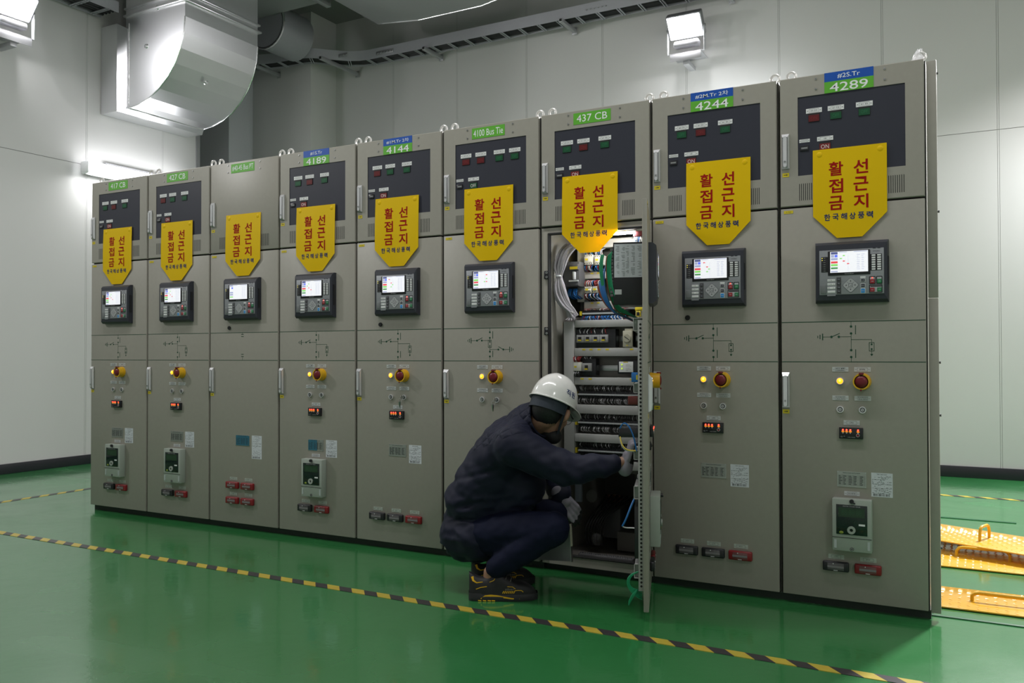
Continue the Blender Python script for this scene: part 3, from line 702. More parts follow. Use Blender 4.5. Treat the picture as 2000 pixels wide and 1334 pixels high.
DOOR_M = T(.5965) @ Matrix.Rotation(rad(107.9), 4, 'Z') @ T(-.598)
ROOTS = []
for i, (nm, ind, cb) in enumerate(CABS):
    root = thing('switchgear_cabinet', LBL[i], 'switchgear cabinet', ((i-9)*.6, 0, 0), 'row of switchgear cabinets'); ROOTS.append(root)
    if i != 6: new('cabinet_body', cached('body', lambda: body_mesh(0)), root)
    u = new('upper_door', cached('ud%d' % bool(ind), lambda: upper_door_mesh(bool(ind))), root)
    new('door_handle', cached('hu', lambda: handle_mesh(.031, 1.935, 2.091)), u); new('arrow_sticker', cached('au', lambda: arrow_mesh(.0315, 1.908)), u)
    if i in DBL:
        a, b = tag_double(*DBL[i]); new('blue_tag', a, root); new('number_tag', b, root)
    else: new('name_tag', tag_single(nm, {'417 CB': .155, '427 CB': .155, '437 CB': .165}.get(nm, .182)), root)
    if ind:
        new('indicator_panel', cached('glass', lambda: MB().box(.083, .521, .003, .02, 1.898, 2.251, DARKP).mesh('indicator_panel')), root)
        xs = (.153, .2445, .360) if len(ind) == 3 else (.1515, .2445, .3585, .4515); nmz = ['#2 DS', '#1 DS', '#1 ES', '#2 ES']
        for x, c, t in zip(xs, ind, nmz):
            new('label_plate', cached('lpi%s%s' % (t, x), lambda: plate(t, x, 2.183, .067, .021, WHITE, .003)), root)
            new('indicator_lamp', cached('il%s%s' % (c, x), lambda: indicator_mesh(x, 2.1525, c, 'ON' if c == 'R' else 'OFF', False)), root)
        new('label_plate', cached('lpcb', lambda: plate('CB', .199, 2.0535, .067, .019, WHITE, .003)), root)
        new('label_plate', cached('lpct', lambda: plate('COUNTER', .1125, 2.053, .045, .0145, WHITE, .003)), root)
        new('indicator_lamp', cached('ilcb'+cb, lambda: indicator_mesh(.1985, 2.0205, cb, 'ON' if cb == 'R' else 'OFF', True)), root)
        new('operation_counter', cached('cnt', counter_mesh), root)
    for x in (.05, .578): new('lifting_eye', cached('eye%s' % x, lambda: eye_mesh(x)), root)
    door_devices(i, root, DOOR_M if i == 6 else None)
# end cover on the last cabinet
mb = MB(); mb.box(.6005, .638, .02, .05, 1.341, 2.333, PAINT, .002); mb.box(.6005, .638, .02, .05, .03, 1.338, PAINT, .002)
for z in (.3, .85, 1.07, 1.7, 2.28): mb.cyl((.638, .035, z), (.645, .035, z), .005, GREYB, 10)
mb.obj('end_cover', ROOTS[8])
# clear plastic bag over the rear lifting eye
b = MB(); rr = random.Random(11); P = []
for k in range(9):
    a = k/8; r = .034*(1-a*.75); P.append([(-.6+.575-.012+a*.012+math.cos(2*math.pi*j/14)*r*(1+rr.uniform(-.25, .25)), .06+math.sin(2*math.pi*j/14)*r, 2.339+a*.062+rr.uniform(-.004, .004)) for j in range(14)])
b.grid(P, mat('bag_film', (.9, .9, .93), .12, alpha=.55), True); b.add(P[-1], [tuple(range(14))], MATS['bag_film'])
tag(b.obj('plastic_bag', ang=10), 'small clear crumpled plastic bag over the lifting eye on the rightmost cabinet top', 'plastic bag')

# ------------------------------------------------------------------ hanging warning signs
def sign(i, dx, dz, seed):
    lab = CABS[i][0]; x0 = (i-9)*.6+dx
    t = thing('warning_sign', 'yellow warning sign with red Korean letters hanging on the %s cabinet' % lab, 'warning sign', (x0, 0, 2.0+dz), 'yellow live wire warning signs')
    rr = random.Random(seed); a1, a2, ph = rr.uniform(.002, .005), rr.uniform(.001, .003), rr.uniform(0, 6)
    def bow(p):
        u = p.x/.3; v = -p.z/.39
        return Vector((p.x, p.y-.0045-a1*math.sin(math.pi*min(1, max(0, v)))*(1-.5*u)-a2*math.sin(2.5*u*math.pi+ph)*v-.003*v, p.z))
    mb = MB(); n = 26
    rows = []
    zs = [-.293*k/18 for k in range(19)]+[-.293-.1*k/7 for k in range(1, 8)]
    for z in zs:
        q = max(0, (-z-.293)/.1); l = q*.098; r = .3-q*.099
        rows.append([(l+(r-l)*k/14, 0, z) for k in range(15)])
    mb.grid(rows, YELLOW); mb.grid([[(x, .0012, z) for x, y, z in r] for r in rows], YELLOW)
    edge = [r[0] for r in rows]+rows[-1][1:]+[r[-1] for r in rows[::-1]][1:]+rows[0][::-1][1:-1]
    mb.grid([edge, [(x, .0012, z) for x, y, z in edge]], YELLOW, True)
    mb.obj('sign_board', t, deform=bow, ang=50)
    for grp in ((('활', .096, -.09), ('접', .096, -.165), ('금', .096, -.24)), (('선', .197, -.09), ('근', .197, -.165), ('지', .197, -.24))):
        w = MB()
        for c, cx, cz in grp: w.text(c, cx, -.0007, cz, .059, .061, RED, .019)
        w.obj('red_lettering', t, deform=bow)
    w = MB()
    for k, c in enumerate('한국해상풍력'): w.text(c, .059+k*.0345, -.0007, -.301, .0255, .029, BLUEINK, .02)
    w.obj('blue_lettering', t, deform=bow)
    for x in (.028, .274):
        g_ = MB(); P = []
        for r, y in ((.0001, -.0022), (.007, -.002), (.010, -.0012), (.0125, -.0001)): P.append([(x+r*math.cos(2*math.pi*k/16), y, -.022+r*math.sin(2*math.pi*k/16)) for k in range(16)])
        g_.grid(P, YELLOW, True).obj('magnet_bump', t, deform=bow, ang=60)
for i, (dx, dz) in enumerate([(.1435, -.004), (.1435, -.004), (.152, 0), (.1475, 0), (.1455, 0), (.145, 0), (.13, .009), (.1765, .008), (.148, .004)]): sign(i, dx, dz, 20+i)
# ------------------------------------------------------------------ inside the open cabinet (437 CB)
C7 = ROOTS[6]
mb = MB()
mb.box(.003, .05, .024, 1.0, .035, 2.338, INNER); mb.box(.557, .597, .024, 1.0, .035, 2.338, INNER)      # side walls
mb.box(.05, .557, .75, 1.0, .035, 2.338, PLATEM); mb.box(.05, .557, .024, .75, 1.74, 2.338, INNER); mb.box(.05, .557, .06, .75, .036, .06, PLATEM)
mb.box(.003, .042, .012, .0245, .036, 1.757, PAINT, .002); mb.box(.562, .597, .012, .0245, .036, 1.757, PAINT, .002)
mb.box(.042, .562, .012, .0245, 1.727, 1.757, PAINT); mb.box(.042, .562, .012, .0245, .036, .085, PAINT)
mb.box(.004, .596, .0215, .0242, 1.757, 2.336, GAP); mb.box(.0, .6, .06, .98, 0, .036, MATS['plinth_dark'])
mb.obj('cabinet_body', C7)
mb = MB(); mb.box(.040, .051, .003, .03, .085, 1.73, GAP, .004); mb.box(.553, .563, .003, .03, .085, 1.73, GAP, .004); mb.box(.04, .563, .003, .03, 1.72, 1.731, GAP, .004); mb.box(.04, .563, .003, .03, .082, .092, GAP, .004)
mb.obj('door_gasket', C7)
for z in (1.515, 1.226, .6):
    mb = MB().box(.022, .047, -.001, .012, z-.021, z+.021, CTB, .002)
    for dz in (-.011, .011): mb.ring((.038, -.001, z+dz), (0, -1, 0), .006, .003, .003, STEEL, 12)
    mb.obj('latch_keeper', C7)
mb = MB().box(.06, .555, .165, .17, .50, 1.30, PLATEM); mb.obj('mounting_plate', C7)
mb = MB().box(.11, .555, .262, .268, 1.30, 1.72, mat('plate_shaded', (.03, .03, .03), .6)); mb.obj('mounting_plate', C7)  # shade of the recess behind the contactors put into a near-black colour
for z0, z1 in ((1.245, 1.282), (1.097, 1.139), (.949, .988), (.802, .847), (.656, .697), (.525, .567)):
    mb = MB().box(.148, .545, .1, .165, z0, z1, DUCTW, .0015)
    o = mb.obj('wire_duct', C7)
    if z1 < 1.2 and z1 > .9:
        for x in ((.2, .24, .285, .33, .46) if z1 > 1.1 else (.19, .235, .46)):
            MB().box(x-.009, x+.009, .0993, .1001, z1-.012, z1-.004, STICK).obj('sticker', o)
MB().box(.089, .1465, .095, .165, .50, 1.276, DUCTW, .0015).obj('wire_duct', C7)
MB().box(.121, .159, .2, .262, 1.384, 1.70, DUCTW, .0015).obj('wire_duct', C7)
for z0, z1, x1 in ((1.664, 1.708, .545), (1.504, 1.539, .30), (1.338, 1.383, .545)): 
    o = MB().box(.159, x1, .2, .262, z0, z1, DUCTW, .0015).obj('wire_duct', C7)
    if z0 < 1.6:
        for x in (.205, .24): MB().box(x-.008, x+.008, .1993, .2001, z1-.011, z1-.004, STICK).obj('sticker', o)
rr = random.Random(4)
def wires(mb, x0, x1, n, ya, za, yb, zb, mats, r=.0016, jit=.006):
    for k in range(n):
        x = x0+(x1-x0)*(k+.5)/n; mm = rr.choice(mats); x2 = x+rr.uniform(-jit, jit); s = rr.uniform(-.006, .004)
        mb.tube([(x, ya, za), (x+rr.uniform(-.002, .002), ya-.012+s, za+(zb-za)*.35), (x2, ya-.008+s, za+(zb-za)*.7), (x2, yb, zb)], r, mm, 5)
# three long terminal rows with wires
for n_, zc in enumerate((.9, .755, .611)):
    t = MB().box(.163, .515, .115, .15, zc-.018, zc+.018, CTB, .001)
    for k in range(44): t.box(.165+k*.008, .1655+k*.008, .112, .116, zc-.017, zc+.017, GREYB)
    o = t.obj('terminal_strip', C7)
    w = MB().box(.163, .515, .106, .115, zc-.0035, zc+.0035, SILVERPL)
    for k in range(50): w.cyl((.167+k*.007, .106, zc), (.167+k*.007, .1055, zc), .0014, INK, 6)
    w.obj('marker_strip', o); MB().box(.148, .156, .105, .13, zc-.013, zc+.013, STICK).obj('end_bracket', o)
    w = MB(); wires(w, .166, .51, 44, .12, zc+.018, .14, zc+.05, [WW, CTB, CTB, CTB], .0013)
    wires(w, .166, .51, 44, .12, zc-.018, .14, zc-.05, [WW, CTB, WGR] if n_ != 2 else [WW, CTB, CTB, CTB], .0014); w.obj('wires', o)
# breaker row
o = MB().box(.152, .37, .112, .16, 1.143, 1.235, CTB, .002).obj('circuit_breaker_row', C7)
for k in range(4):
    x = .159+k*.0437
    b = MB().box(x, x+.0425, .098, .113, 1.167, 1.206, GREYF, .001); b.box(x+.011, x+.0285, .0965, .1, 1.175, 1.196, CTB); b.box(x+.0115, x+.028, .09, .098, 1.175, 1.182, STICK)
    b.obj('breaker', o)
w = MB(); wires(w, .165, .33, 8, .12, 1.207, .14, 1.244, [WW, WW, CTB, WR], .0024); w.obj('wires', o)
MB().box(.36, .52, .15, .165, 1.172, 1.20, STEEL, .001).obj('din_rail', C7); MB().box(.25, .52, .15, .165, 1.022, 1.05, STEEL, .001).obj('din_rail', C7)
t = MB().box(.414, .464, .098, .15, 1.142, 1.224, BEIGE, .002).box(.422, .464, .105, .15, 1.132, 1.236, BEIGE, .002); o = t.obj('timer_relay', C7)
d_ = MB().ring((.438, .098, 1.187), (0, -1, 0), .021, .019, .004, BEIGE, 24).cyl((.438, .098, 1.187), (.438, .0925, 1.187), .019, BEIGE, 24).box(.436, .4395, .0918, .093, 1.172, 1.202, INK, M=T(.438, 0, 1.187) @ Matrix.Rotation(rad(-55), 4, 'Y') @ T(-.438, 0, -1.187)); d_.obj('timer_dial', o)
MB().box(.433, .441, .0972, .0985, 1.148, 1.1525, STICK).obj('sticker', o)
# second row
t = MB().box(.146, .187, .09, .15, 1.02, 1.066, CWHITE, .002); o = t.obj('contact_block', C7); MB().box(.15, .164, .0893, .091, 1.038, 1.047, STICK).obj('sticker', o)
w = MB(); wires(w, .146, .184, 7, .1, 1.066, .13, 1.10, [WR, WR, WW], .002); wires(w, .146, .184, 7, .1, 1.02, .13, .985, [WW, CTB], .0017); w.obj('wires', o)
t = MB().box(.186, .262, .112, .16, .998, 1.085, CTB, .002); o = t.obj('circuit_breaker', C7)
MB().box(.19, .242, .098, .113, 1.02, 1.061, GREYF, .001).box(.206, .224, .0965, .1, 1.027, 1.05, CTB).box(.2065, .2235, .09, .098, 1.027, 1.034, STICK).obj('breaker', o)
w = MB(); wires(w, .19, .25, 6, .12, 1.08, .14, 1.1, [WW, CTB], .0018); w.obj('wires', o)
o = MB().box(.38, .50, .112, .16, 1.007, 1.078, CTB, .003).obj('power_supply', C7)
f = MB().box(.389, .464, .1095, .113, 1.016, 1.069, WHITE, .001)
for z in (1.054, 1.034): f.cyl((.4045, .1095, z), (.4045, .1075, z), .004, mat('led_lime', (.5, .75, .05), .4, emit=.6, ecol=(.6, .9, .05)), 12)
f.box(.412, .437, .109, .11, 1.0645, 1.0685, STICK); [f.box(.425, .425+w_, .1092, .1096, z_, z_+.0012, GREYF) for z_, w_ in ((1.052, .024), (1.046, .03), (1.036, .02), (1.03, .028), (1.024, .012))]; f.obj('front_label', o)
# contactors up top
for x0, x1, z0, z1 in ((.17, .218, 1.576, 1.628), (.228, .274, 1.573, 1.622), (.171, .209, 1.428, 1.46), (.215, .25, 1.428, 1.46)):
    big = z1-z0 > .04
    c = MB().box(x0, x1, .175, .24, z0, z1, CWHITE, .0025); c.box(x0+.003, x1-.003, .172, .176, z0+.012, z1-.014, CWHITE, .001)
    nt = 4 if big else 4
    for k in range(nt):
        x = x0+(x1-x0)*(k+.5)/nt
        c.cyl((x, .175, z1-.006), (x, .1738, z1-.006), .0025, GAP, 8); c.cyl((x, .175, z0+.006), (x, .1738, z0+.006), .0025, GAP, 8)
    o = c.obj('contactor', C7)
    MB().box(x0+.008, x0+.024, .171, .1725, (z0+z1)/2-.004, (z0+z1)/2+.006, STICK).obj('sticker', o)
    w = MB(); wires(w, x0, x1, 6, .19, z0, .23, z0-.035, [WB, WW, WB, WR], .002); wires(w, x0, x1, 6, .19, z1, .23, z1+.04, [WR, WB, WW], .002); w.obj('wires', o)
# upper terminal strip with blue wires
t = MB().box(.168, .42, .15, .19, 1.305, 1.332, CTB, .001); o = t.obj('terminal_strip', C7)
MB().box(.175, .42, .14, .15, 1.314, 1.322, SILVERPL).obj('marker_strip', o); MB().box(.16, .168, .138, .16, 1.308, 1.33, STICK).obj('end_bracket', o)
w = MB(); wires(w, .172, .415, 30, .148, 1.306, .13, 1.278, [WB, WB, WB, WR, WW], .0024, .012); wires(w, .18, .41, 24, .155, 1.331, .19, 1.345, [WR, WW, CTB], .0016); w.obj('wires', o)
# moulded-case breaker and the grey cable bundle on the left
t = MB().box(.077, .166, .12, .2, 1.46, 1.59, GREYB, .004); o = t.obj('moulded_case_breaker', C7)
MB().box(.118, .166, .105, .121, 1.545, 1.575, GREYB, .002).box(.118, .166, .108, .12, 1.463, 1.485, GREYB, .002).obj('terminal_shroud', o)
MB().box(.12, .163, .1035, .106, 1.548, 1.562, STICK).obj('sticker', o); MB().box(.139, .149, .098, .12, 1.496, 1.535, SILVERPL, .001).obj('toggle', o); MB().box(.116, .168, .1, .109, 1.484, 1.492, SILVERPL).obj('bracket', o)
b = MB()
spine = [(.165, .06, 1.668), (.135, .055, 1.65), (.105, .05, 1.605), (.088, .05, 1.56), (.084, .05, 1.511), (.083, .05, 1.46), (.09, .055, 1.41), (.112, .06, 1.362), (.135, .07, 1.335), (.145, .085, 1.30)]
for k in range(26):
    a = R.uniform(0, 6.28); q = R.uniform(.25, 1); pts = []
    for j, p in enumerate(spine):
        s = [.05, .045, .036, .03, .013, .026, .032, .028, .02, .03][j]*q
        an = a+.25*j
        pts.append(Vector(p)+Vector((math.cos(an)*s, math.sin(an)*s*.6, math.sin(an)*s*.35+R.uniform(-.004, .004))))
    fine = []
    for j in range(len(pts)-1):
        p0 = pts[max(0, j-1)]; p1 = pts[j]; p2 = pts[j+1]; p3 = pts[min(len(pts)-1, j+2)]
        for t_ in (0, .33, .66): fine.append(.5*((2*p1)+(p2-p0)*t_+(2*p0-5*p1+4*p2-p3)*t_*t_+(3*p1-p0-3*p2+p3)*t_**3))
    b.tube(fine+[pts[-1]], R.uniform(.0045, .0075), WGR, 7)
o = b.obj('cable_bundle', C7)
MB().ring((.084, .05, 1.508), (0, 0, 1), .0185, .015, .007, WHITE, 18).obj('cable_tie', o); MB().ring((.14, .075, 1.325), (.4, 0, 1), .02, .016, .004, WW, 14).obj('cable_tie', o)
w = MB()
for k in range(28): 
    a = R.uniform(-2.6, .2); w.tube([(.14, .08, 1.315), (.14+math.cos(a)*.012, .07, 1.305+math.sin(a)*.01), (.145+math.cos(a)*.03, .06+R.uniform(-.02, .02), 1.292+math.sin(a)*.012)], .0012, WGR, 5)
w.obj('wire_ends', o)
w = MB(); wires(w, .09, .15, 12, .15, 1.45, .2, 1.40, [WB, WB, CTB], .0028); w.obj('wires', C7)
# interior lamp and its wiring
o = MB().box(.30, .50, .04, .075, 1.7165, 1.727, CWHITE, .002).obj('cabinet_lamp', C7)
MB().cyl((.32, .052, 1.709), (.492, .052, 1.709), .0065, mat('tube_glow', (1, 1, 1), .4, emit=45, ecol=(.95, .97, 1)), 14).obj('lamp_tube', o)
area_light('cabinet_lamp_light', (.40, .053, 1.70), (.40, .12, 1.0), .18, .02, 1.2, (.95, .97, 1), o)
area_light('cabinet_lamp_light', (.40, .045, 1.70), (.30, -.05, 1.66), .18, .02, .7, (.95, .97, 1), o)
o = MB().box(.485, .535, .06, .12, 1.69, 1.715, mat('socket_red', (.2, .03, .035), .5), .002).obj('lamp_socket', C7)
w = MB(); wires(w, .488, .53, 7, .07, 1.69, .1, 1.64, [WW, WW, WB], .003); w.obj('wires', o)
# switch box on lower right of the upper bay
o = MB().box(.47, .53, .13, .2, 1.285, 1.345, BEIGE, .003).obj('door_switch', C7); MB().box(.468, .51, .126, .14, 1.325, 1.345, STICK, .004).box(.475, .5, .12, .135, 1.295, 1.322, CTB, .004).obj('switch_cap', o)
# dark lower bay: transformer, insulators, clear covers and a terminal row
o = MB().box(.2, .30, .35, .5, .12, .30, GREYB, .006).obj('transformer', C7)
for x in (.22, .25, .28): MB().cyl((x, .4, .30), (x, .4, .345), .012, mat('insulator_brown', (.12, .04, .02), .3), 14).obj('insulator', o)
o = MB().box(.30, .45, .3, .42, .07, .17, PLATEM, .004).obj('support_bracket', C7)
w = MB()
for k in range(7): w.tube(bez((.16+k*.012, .25, .10), (.14+k*.02, .15, .2+.02*k), (.24+.02*k, .18, .3), (.2+k*.03, .4, .34)), .006, GAP, 6)
w.obj('control_cable', C7)
for x, z in ((.22, .14), (.19, .36)): MB().ell((x, .22, z), (.03, .03, .035), mat('clear_cover', (.5, .5, .5), .1, alpha=.1), 14, 8).obj('clear_cover', C7)
o = MB().box(.165, .46, .10, .14, .066, .082, GREYB, .002).obj('terminal_strip', C7); w = MB()
for k in range(24): w.cyl((.175+k*.012, .108, .082), (.175+k*.012, .108, .09), .0032, STEEL, 8)
w.obj('terminal_screws', o)
MB().box(.06, .55, .03, .06, .062, .078, STEEL, .002).obj('ground_bar', C7)
for x in (.40, .46):
    s = MB().box(x, x+.028, .30, .34, .10, .51, PLATEM, .001)
    for k in range(18): s.cyl((x+.014, .30, .12+k*.022), (x+.014, .2995, .12+k*.022), .004, GAP, 8)
    s.obj('slotted_post', C7)
MB().box(.112, .147, .18, .2, .33, .50, mat('pale_blue_label', (.3, .33, .42), .5), .002).obj('instruction_card', C7)
# ---- inner face of the open door (door-local, inwards is +y)
D = DOOR_M
o = MB().box(.205, .43, .022, .155, 1.325, 1.60, CTB, .003).obj('relay_rear_case', C7, D)
p = MB().box(.2042, .205, .028, .15, 1.445, 1.592, PAPER); rr2 = random.Random(8)
for k in range(24):
    z = 1.582-k*.0056
    for y0, y1 in ((.032, .05), (.06, .078), (.086, .1), (.104, .12), (.128, .146)):
        if rr2.random() < .75: p.box(.2038, .2041, y0, y0+(y1-y0)*rr2.uniform(.4, 1), z-.0006, z+.0006, GREYB)
p.obj('printed_sheet', o); MB().box(.2042, .205, .118, .148, 1.37, 1.392, SILVERPL).obj('serial_label', o)
tb = MB()
for k in range(14): tb.box(.207, .24, .155, .168, 1.36+k*.0155, 1.372+k*.0155, GREYB, .001)
tb.obj('rear_terminals', o)
w = MB()
for k in range(6):
    y = .16+k*.004; w.tube(bez((.205-.002*k, y, 1.56-.004*k), (.20, y+.015, 1.50), (.20, y, 1.34-.01*k), (.22+.02*k, .12, 1.31-.004*k))+bez((.22+.02*k, .12, 1.31-.004*k), (.3, .06, 1.275), (.4, .04, 1.262), (.50, .03, 1.255-.003*k))[1:], .0026, WG if k < 5 else WBR, 6)
w.obj('green_wires', C7, D)
w = MB()
for k in range(9):
    y = .19+k*.0035; w.tube(bez((.24, y, 1.50-.012*k), (.22, y+.015, 1.44), (.21, y+.005, 1.34), (.25, .15, 1.29))+bez((.25, .15, 1.29), (.3, .09, 1.262), (.4, .05, 1.252), (.5, .03, 1.248-.002*k))[1:], .0036, WB if k < 7 else WBR, 6)
for k in range(4):
    y = .197+k*.004; w.tube(bez((.23, y, 1.55), (.22, y+.012, 1.50), (.21, y+.01, 1.38), (.25, .155, 1.30))+bez((.25, .155, 1.30), (.3, .1, 1.27), (.4, .055, 1.256), (.5, .03, 1.252))[1:], .0026, WG, 6)
w.obj('blue_wires', C7, D)
s = MB().box(.035, .04, .022, .043, .12, 1.25, DUCTW, .001); s.box(.035, .06, .041, .043, .12, 1.25, DUCTW)
for k in range(68): s.cyl((.0352, .0315, .14+k*.0163), (.0346, .0315, .14+k*.0163), .0048, GAP, 12)
s.obj('perforated_stiffener', C7, D)
for z0, z1 in ((1.205, 1.26), (.945, .985), (.665, .705), (.50, .555), (.17, .23)):
    s = MB(); s.box(.044, .4, .022, .062, z0, z0+.003, DUCTW); s.box(.044, .4, .022, .062, z1-.003, z1, DUCTW); s.box(.044, .4, .059, .062, z0, z1, DUCTW); s.box(.06, .4, .024, .058, z0+.004, z1-.004, METER)
    s.obj('door_wire_duct', C7, D)
MB().box(.043, .07, .022, .07, .99, 1.03, WB, .003).box(.0425, .0435, .035, .05, 1.0, 1.02, STICK).obj('connector', C7, D)
MB().box(.043, .09, .022, .085, .895, .93, mat('relay_socket_red', (.11, .015, .012), .5), .003).obj('relay_socket', C7, D)
o = MB().box(.05, .16, .022, .125, .757, .797, CTB, .003).obj('instrument_rear', C7, D)
w = MB().tube(bez((.05, .118, .795), (.03, .10, .85), (.02, .06, .80), (.04, .05, .70)), .003, WB, 6); w.tube(bez((.05, .118, .76), (.03, .11, .70), (.03, .08, .705), (.04, .05, .703)), .003, WY, 6); w.tube(bez((.055, .12, .76), (.035, .112, .70), (.035, .09, .7), (.045, .06, .70)), .0025, WW, 6)
w.obj('wires', o)
w = MB().tube(bez((.05, .06, .5), (.04, .08, .46), (.03, .09, .42), (.05, .11, .385)), .004, WB, 6); w.tube(bez((.05, .11, .385), (.05, .1, .375), (.05, .08, .38), (.05, .06, .378)), .003, WW, 6); w.obj('blue_wires', C7, D)
w = MB()
for k in range(6): w.tube(bez((.05, .03, .20), (.04, .10+.004*k, .19), (.04, .1, .11), (.06, .03, .12-.008*k)), .003, WG, 6); w.tube(bez((.05, .05, .12), (.04, .06+.004*k, .1), (.05, .08, .07), (.05, .085, .055+.004*k)), .0025, WG, 6)
w.obj('green_wires', C7, D)
MB().box(.05, .3, .022, .06, .25, .47, CTB, .004).obj('power_meter_rear', C7, D)
# ------------------------------------------------------------------ the crouching worker
from mathutils import noise
def V(*a): return Vector(a)
def cap(mb, a, b, ra, rb, m):
    mb.ell(a, (ra,)*3, m, 18, 10); mb.ell(b, (rb,)*3, m, 18, 10); mb.cyl(a, b, ra, m, 18, rb)
def fused(name, mb, vox, smooth=6, disp=None, fac=.5, matfn=None, mats=None):
    me = mb.mesh('t', smooth=False, merge=False)
    o = bpy.data.objects.new('t', me); COL.objects.link(o)
    q = o.modifiers.new('r', 'REMESH'); q.mode = 'VOXEL'; q.voxel_size = vox; q.use_smooth_shade = True
    s = o.modifiers.new('s', 'SMOOTH'); s.factor = fac; s.iterations = smooth
    dg = bpy.context.evaluated_depsgraph_get(); dg.update()
    r = bpy.data.meshes.new_from_object(o.evaluated_get(dg)); bpy.data.objects.remove(o)
    if disp:
        nrm = [v.normal.copy() for v in r.vertices]
        for v, n in zip(r.vertices, nrm): v.co += n*disp(v.co, n)
    r.materials.clear()
    for x in (mats or mb.mats): r.materials.append(x)
    for p in r.polygons: p.material_index = matfn(p.center, p.normal) if matfn else 0
    r.shade_smooth(); r.name = name
    return r
SKIN = mat('skin', (.36, .20, .13), .5, noise=.08, nscale=30); HAIR = mat('hair_black', (.008, .008, .009), .5, bump=.4, bscale=400)
TROU = mat('trousers_navy', (.0045, .007, .025), .75, bump=.15, bscale=300, spec=.2); KNIT = mat('glove_grey', (.30, .28, .33), .75, bump=.3, bscale=700); COATB = mat('glove_black', (.012, .012, .014), .55)
HELM = mat('helmet_white', (.82, .82, .80), .16, coat=.4); STRAP = mat('strap_slate', (.02, .03, .045), .7); MASK = mat('mask_black', (.008, .008, .009), .7)
SHOE = mat('shoe_black', (.012, .012, .014), .6, bump=.2, bscale=500); SOLE = mat('sole_black', (.022, .022, .026), .6); SHOEY = mat('shoe_yellow', (.8, .45, .01), .5); SHOEG = mat('shoe_grey', (.18, .17, .16), .5)
def jacket_material():
    m = NAVY; N = m.node_tree.nodes; L = m.node_tree.links; b = N['Principled BSDF']
    tc = N.new('ShaderNodeTexCoord'); sp = N.new('ShaderNodeSeparateXYZ'); L.new(tc.outputs['Object'], sp.inputs[0])
    def mth(op, a, b_=None, c=None):
        q = N.new('ShaderNodeMath'); q.operation = op
        for k, v in enumerate((a, b_, c)):
            if v is None: continue
            if isinstance(v, (int, float)): q.inputs[k].default_value = v
            else: L.new(v, q.inputs[k])
        return q.outputs[0]
    # quilting: two sets of diagonal stitch lines on the shoulder yoke (jacket coordinates)
    u = mth('MULTIPLY_ADD', sp.outputs['X'], .75, mth('MULTIPLY', sp.outputs['Y'], -.55)); w = sp.outputs['Z']
    def lines(sgn):
        k = mth('MULTIPLY', mth('MULTIPLY_ADD', u, sgn*1.1, w), 1/.052); return mth('ABSOLUTE', mth('SUBTRACT', mth('FRACT', k), .5))
    h = mth('MINIMUM', lines(1), lines(-1))
    h = mth('POWER', mth('MINIMUM', mth('MULTIPLY', h, 3.), 1), .6)
    yoke = mth('GREATER_THAN', mth('MULTIPLY_ADD', sp.outputs['X'], -.35, sp.outputs['Z']), 1.315)
    h2 = mth('MULTIPLY', h, yoke)
    bp = N.new('ShaderNodeBump'); bp.inputs['Strength'].default_value = .85; bp.inputs['Distance'].default_value = .005
    L.new(h2, bp.inputs['Height'])
    n2 = N.new('ShaderNodeTexNoise'); n2.inputs['Scale'].default_value = 500; L.new(tc.outputs['Object'], n2.inputs['Vector'])
    b2 = N.new('ShaderNodeBump'); b2.inputs['Strength'].default_value = .2; b2.inputs['Distance'].default_value = .001
    L.new(n2.outputs['Fac'], b2.inputs['Height']); L.new(bp.outputs['Normal'], b2.inputs['Normal']); L.new(b2.outputs['Normal'], b.inputs['Normal'])
    b.inputs['Sheen Weight'].default_value = .1; b.inputs['Sheen Roughness'].default_value = .4; b.inputs['Sheen Tint'].default_value = (.3, .33, .5, 1)
jacket_material()
PERS = thing('person', 'person in white helmet and navy padded jacket crouching at the open cabinet', 'person')
# joints
lat = V(.42, -.907, 0)
pel = V(-1.95, -.41, .27); lum = V(-1.915, -.41, .42); mid = V(-1.815, -.415, .56); upp = V(-1.735, -.42, .685); nck = V(-1.67, -.435, .785)
hipR = V(-1.89, -.50, .265); hipL = V(-1.95, -.32, .27); knR = V(-1.485, -.515, .335); knL = V(-1.60, -.27, .345)
anR = V(-1.772, -.572, .12); anL = V(-1.88, -.362, .12)
shR = V(-1.64, -.585, .70); shL = V(-1.80, -.255, .70); elR = V(-1.415, -.50, .595); elL = V(-1.66, -.13, .50); wrR = V(-1.188, -.372, .628); wrL = V(-1.565, -.245, .425)
Hc = V(-1.535, -.42, .855)
HM = Matrix.Translation(Hc) @ Matrix.Rotation(rad(83-90), 4, 'Z') @ Matrix.Rotation(rad(8), 4, 'Y') @ Matrix.Rotation(rad(-22), 4, 'X')     # head-local: +y forward, +z up, +x right
def hl(*a): return HM @ Vector(a)
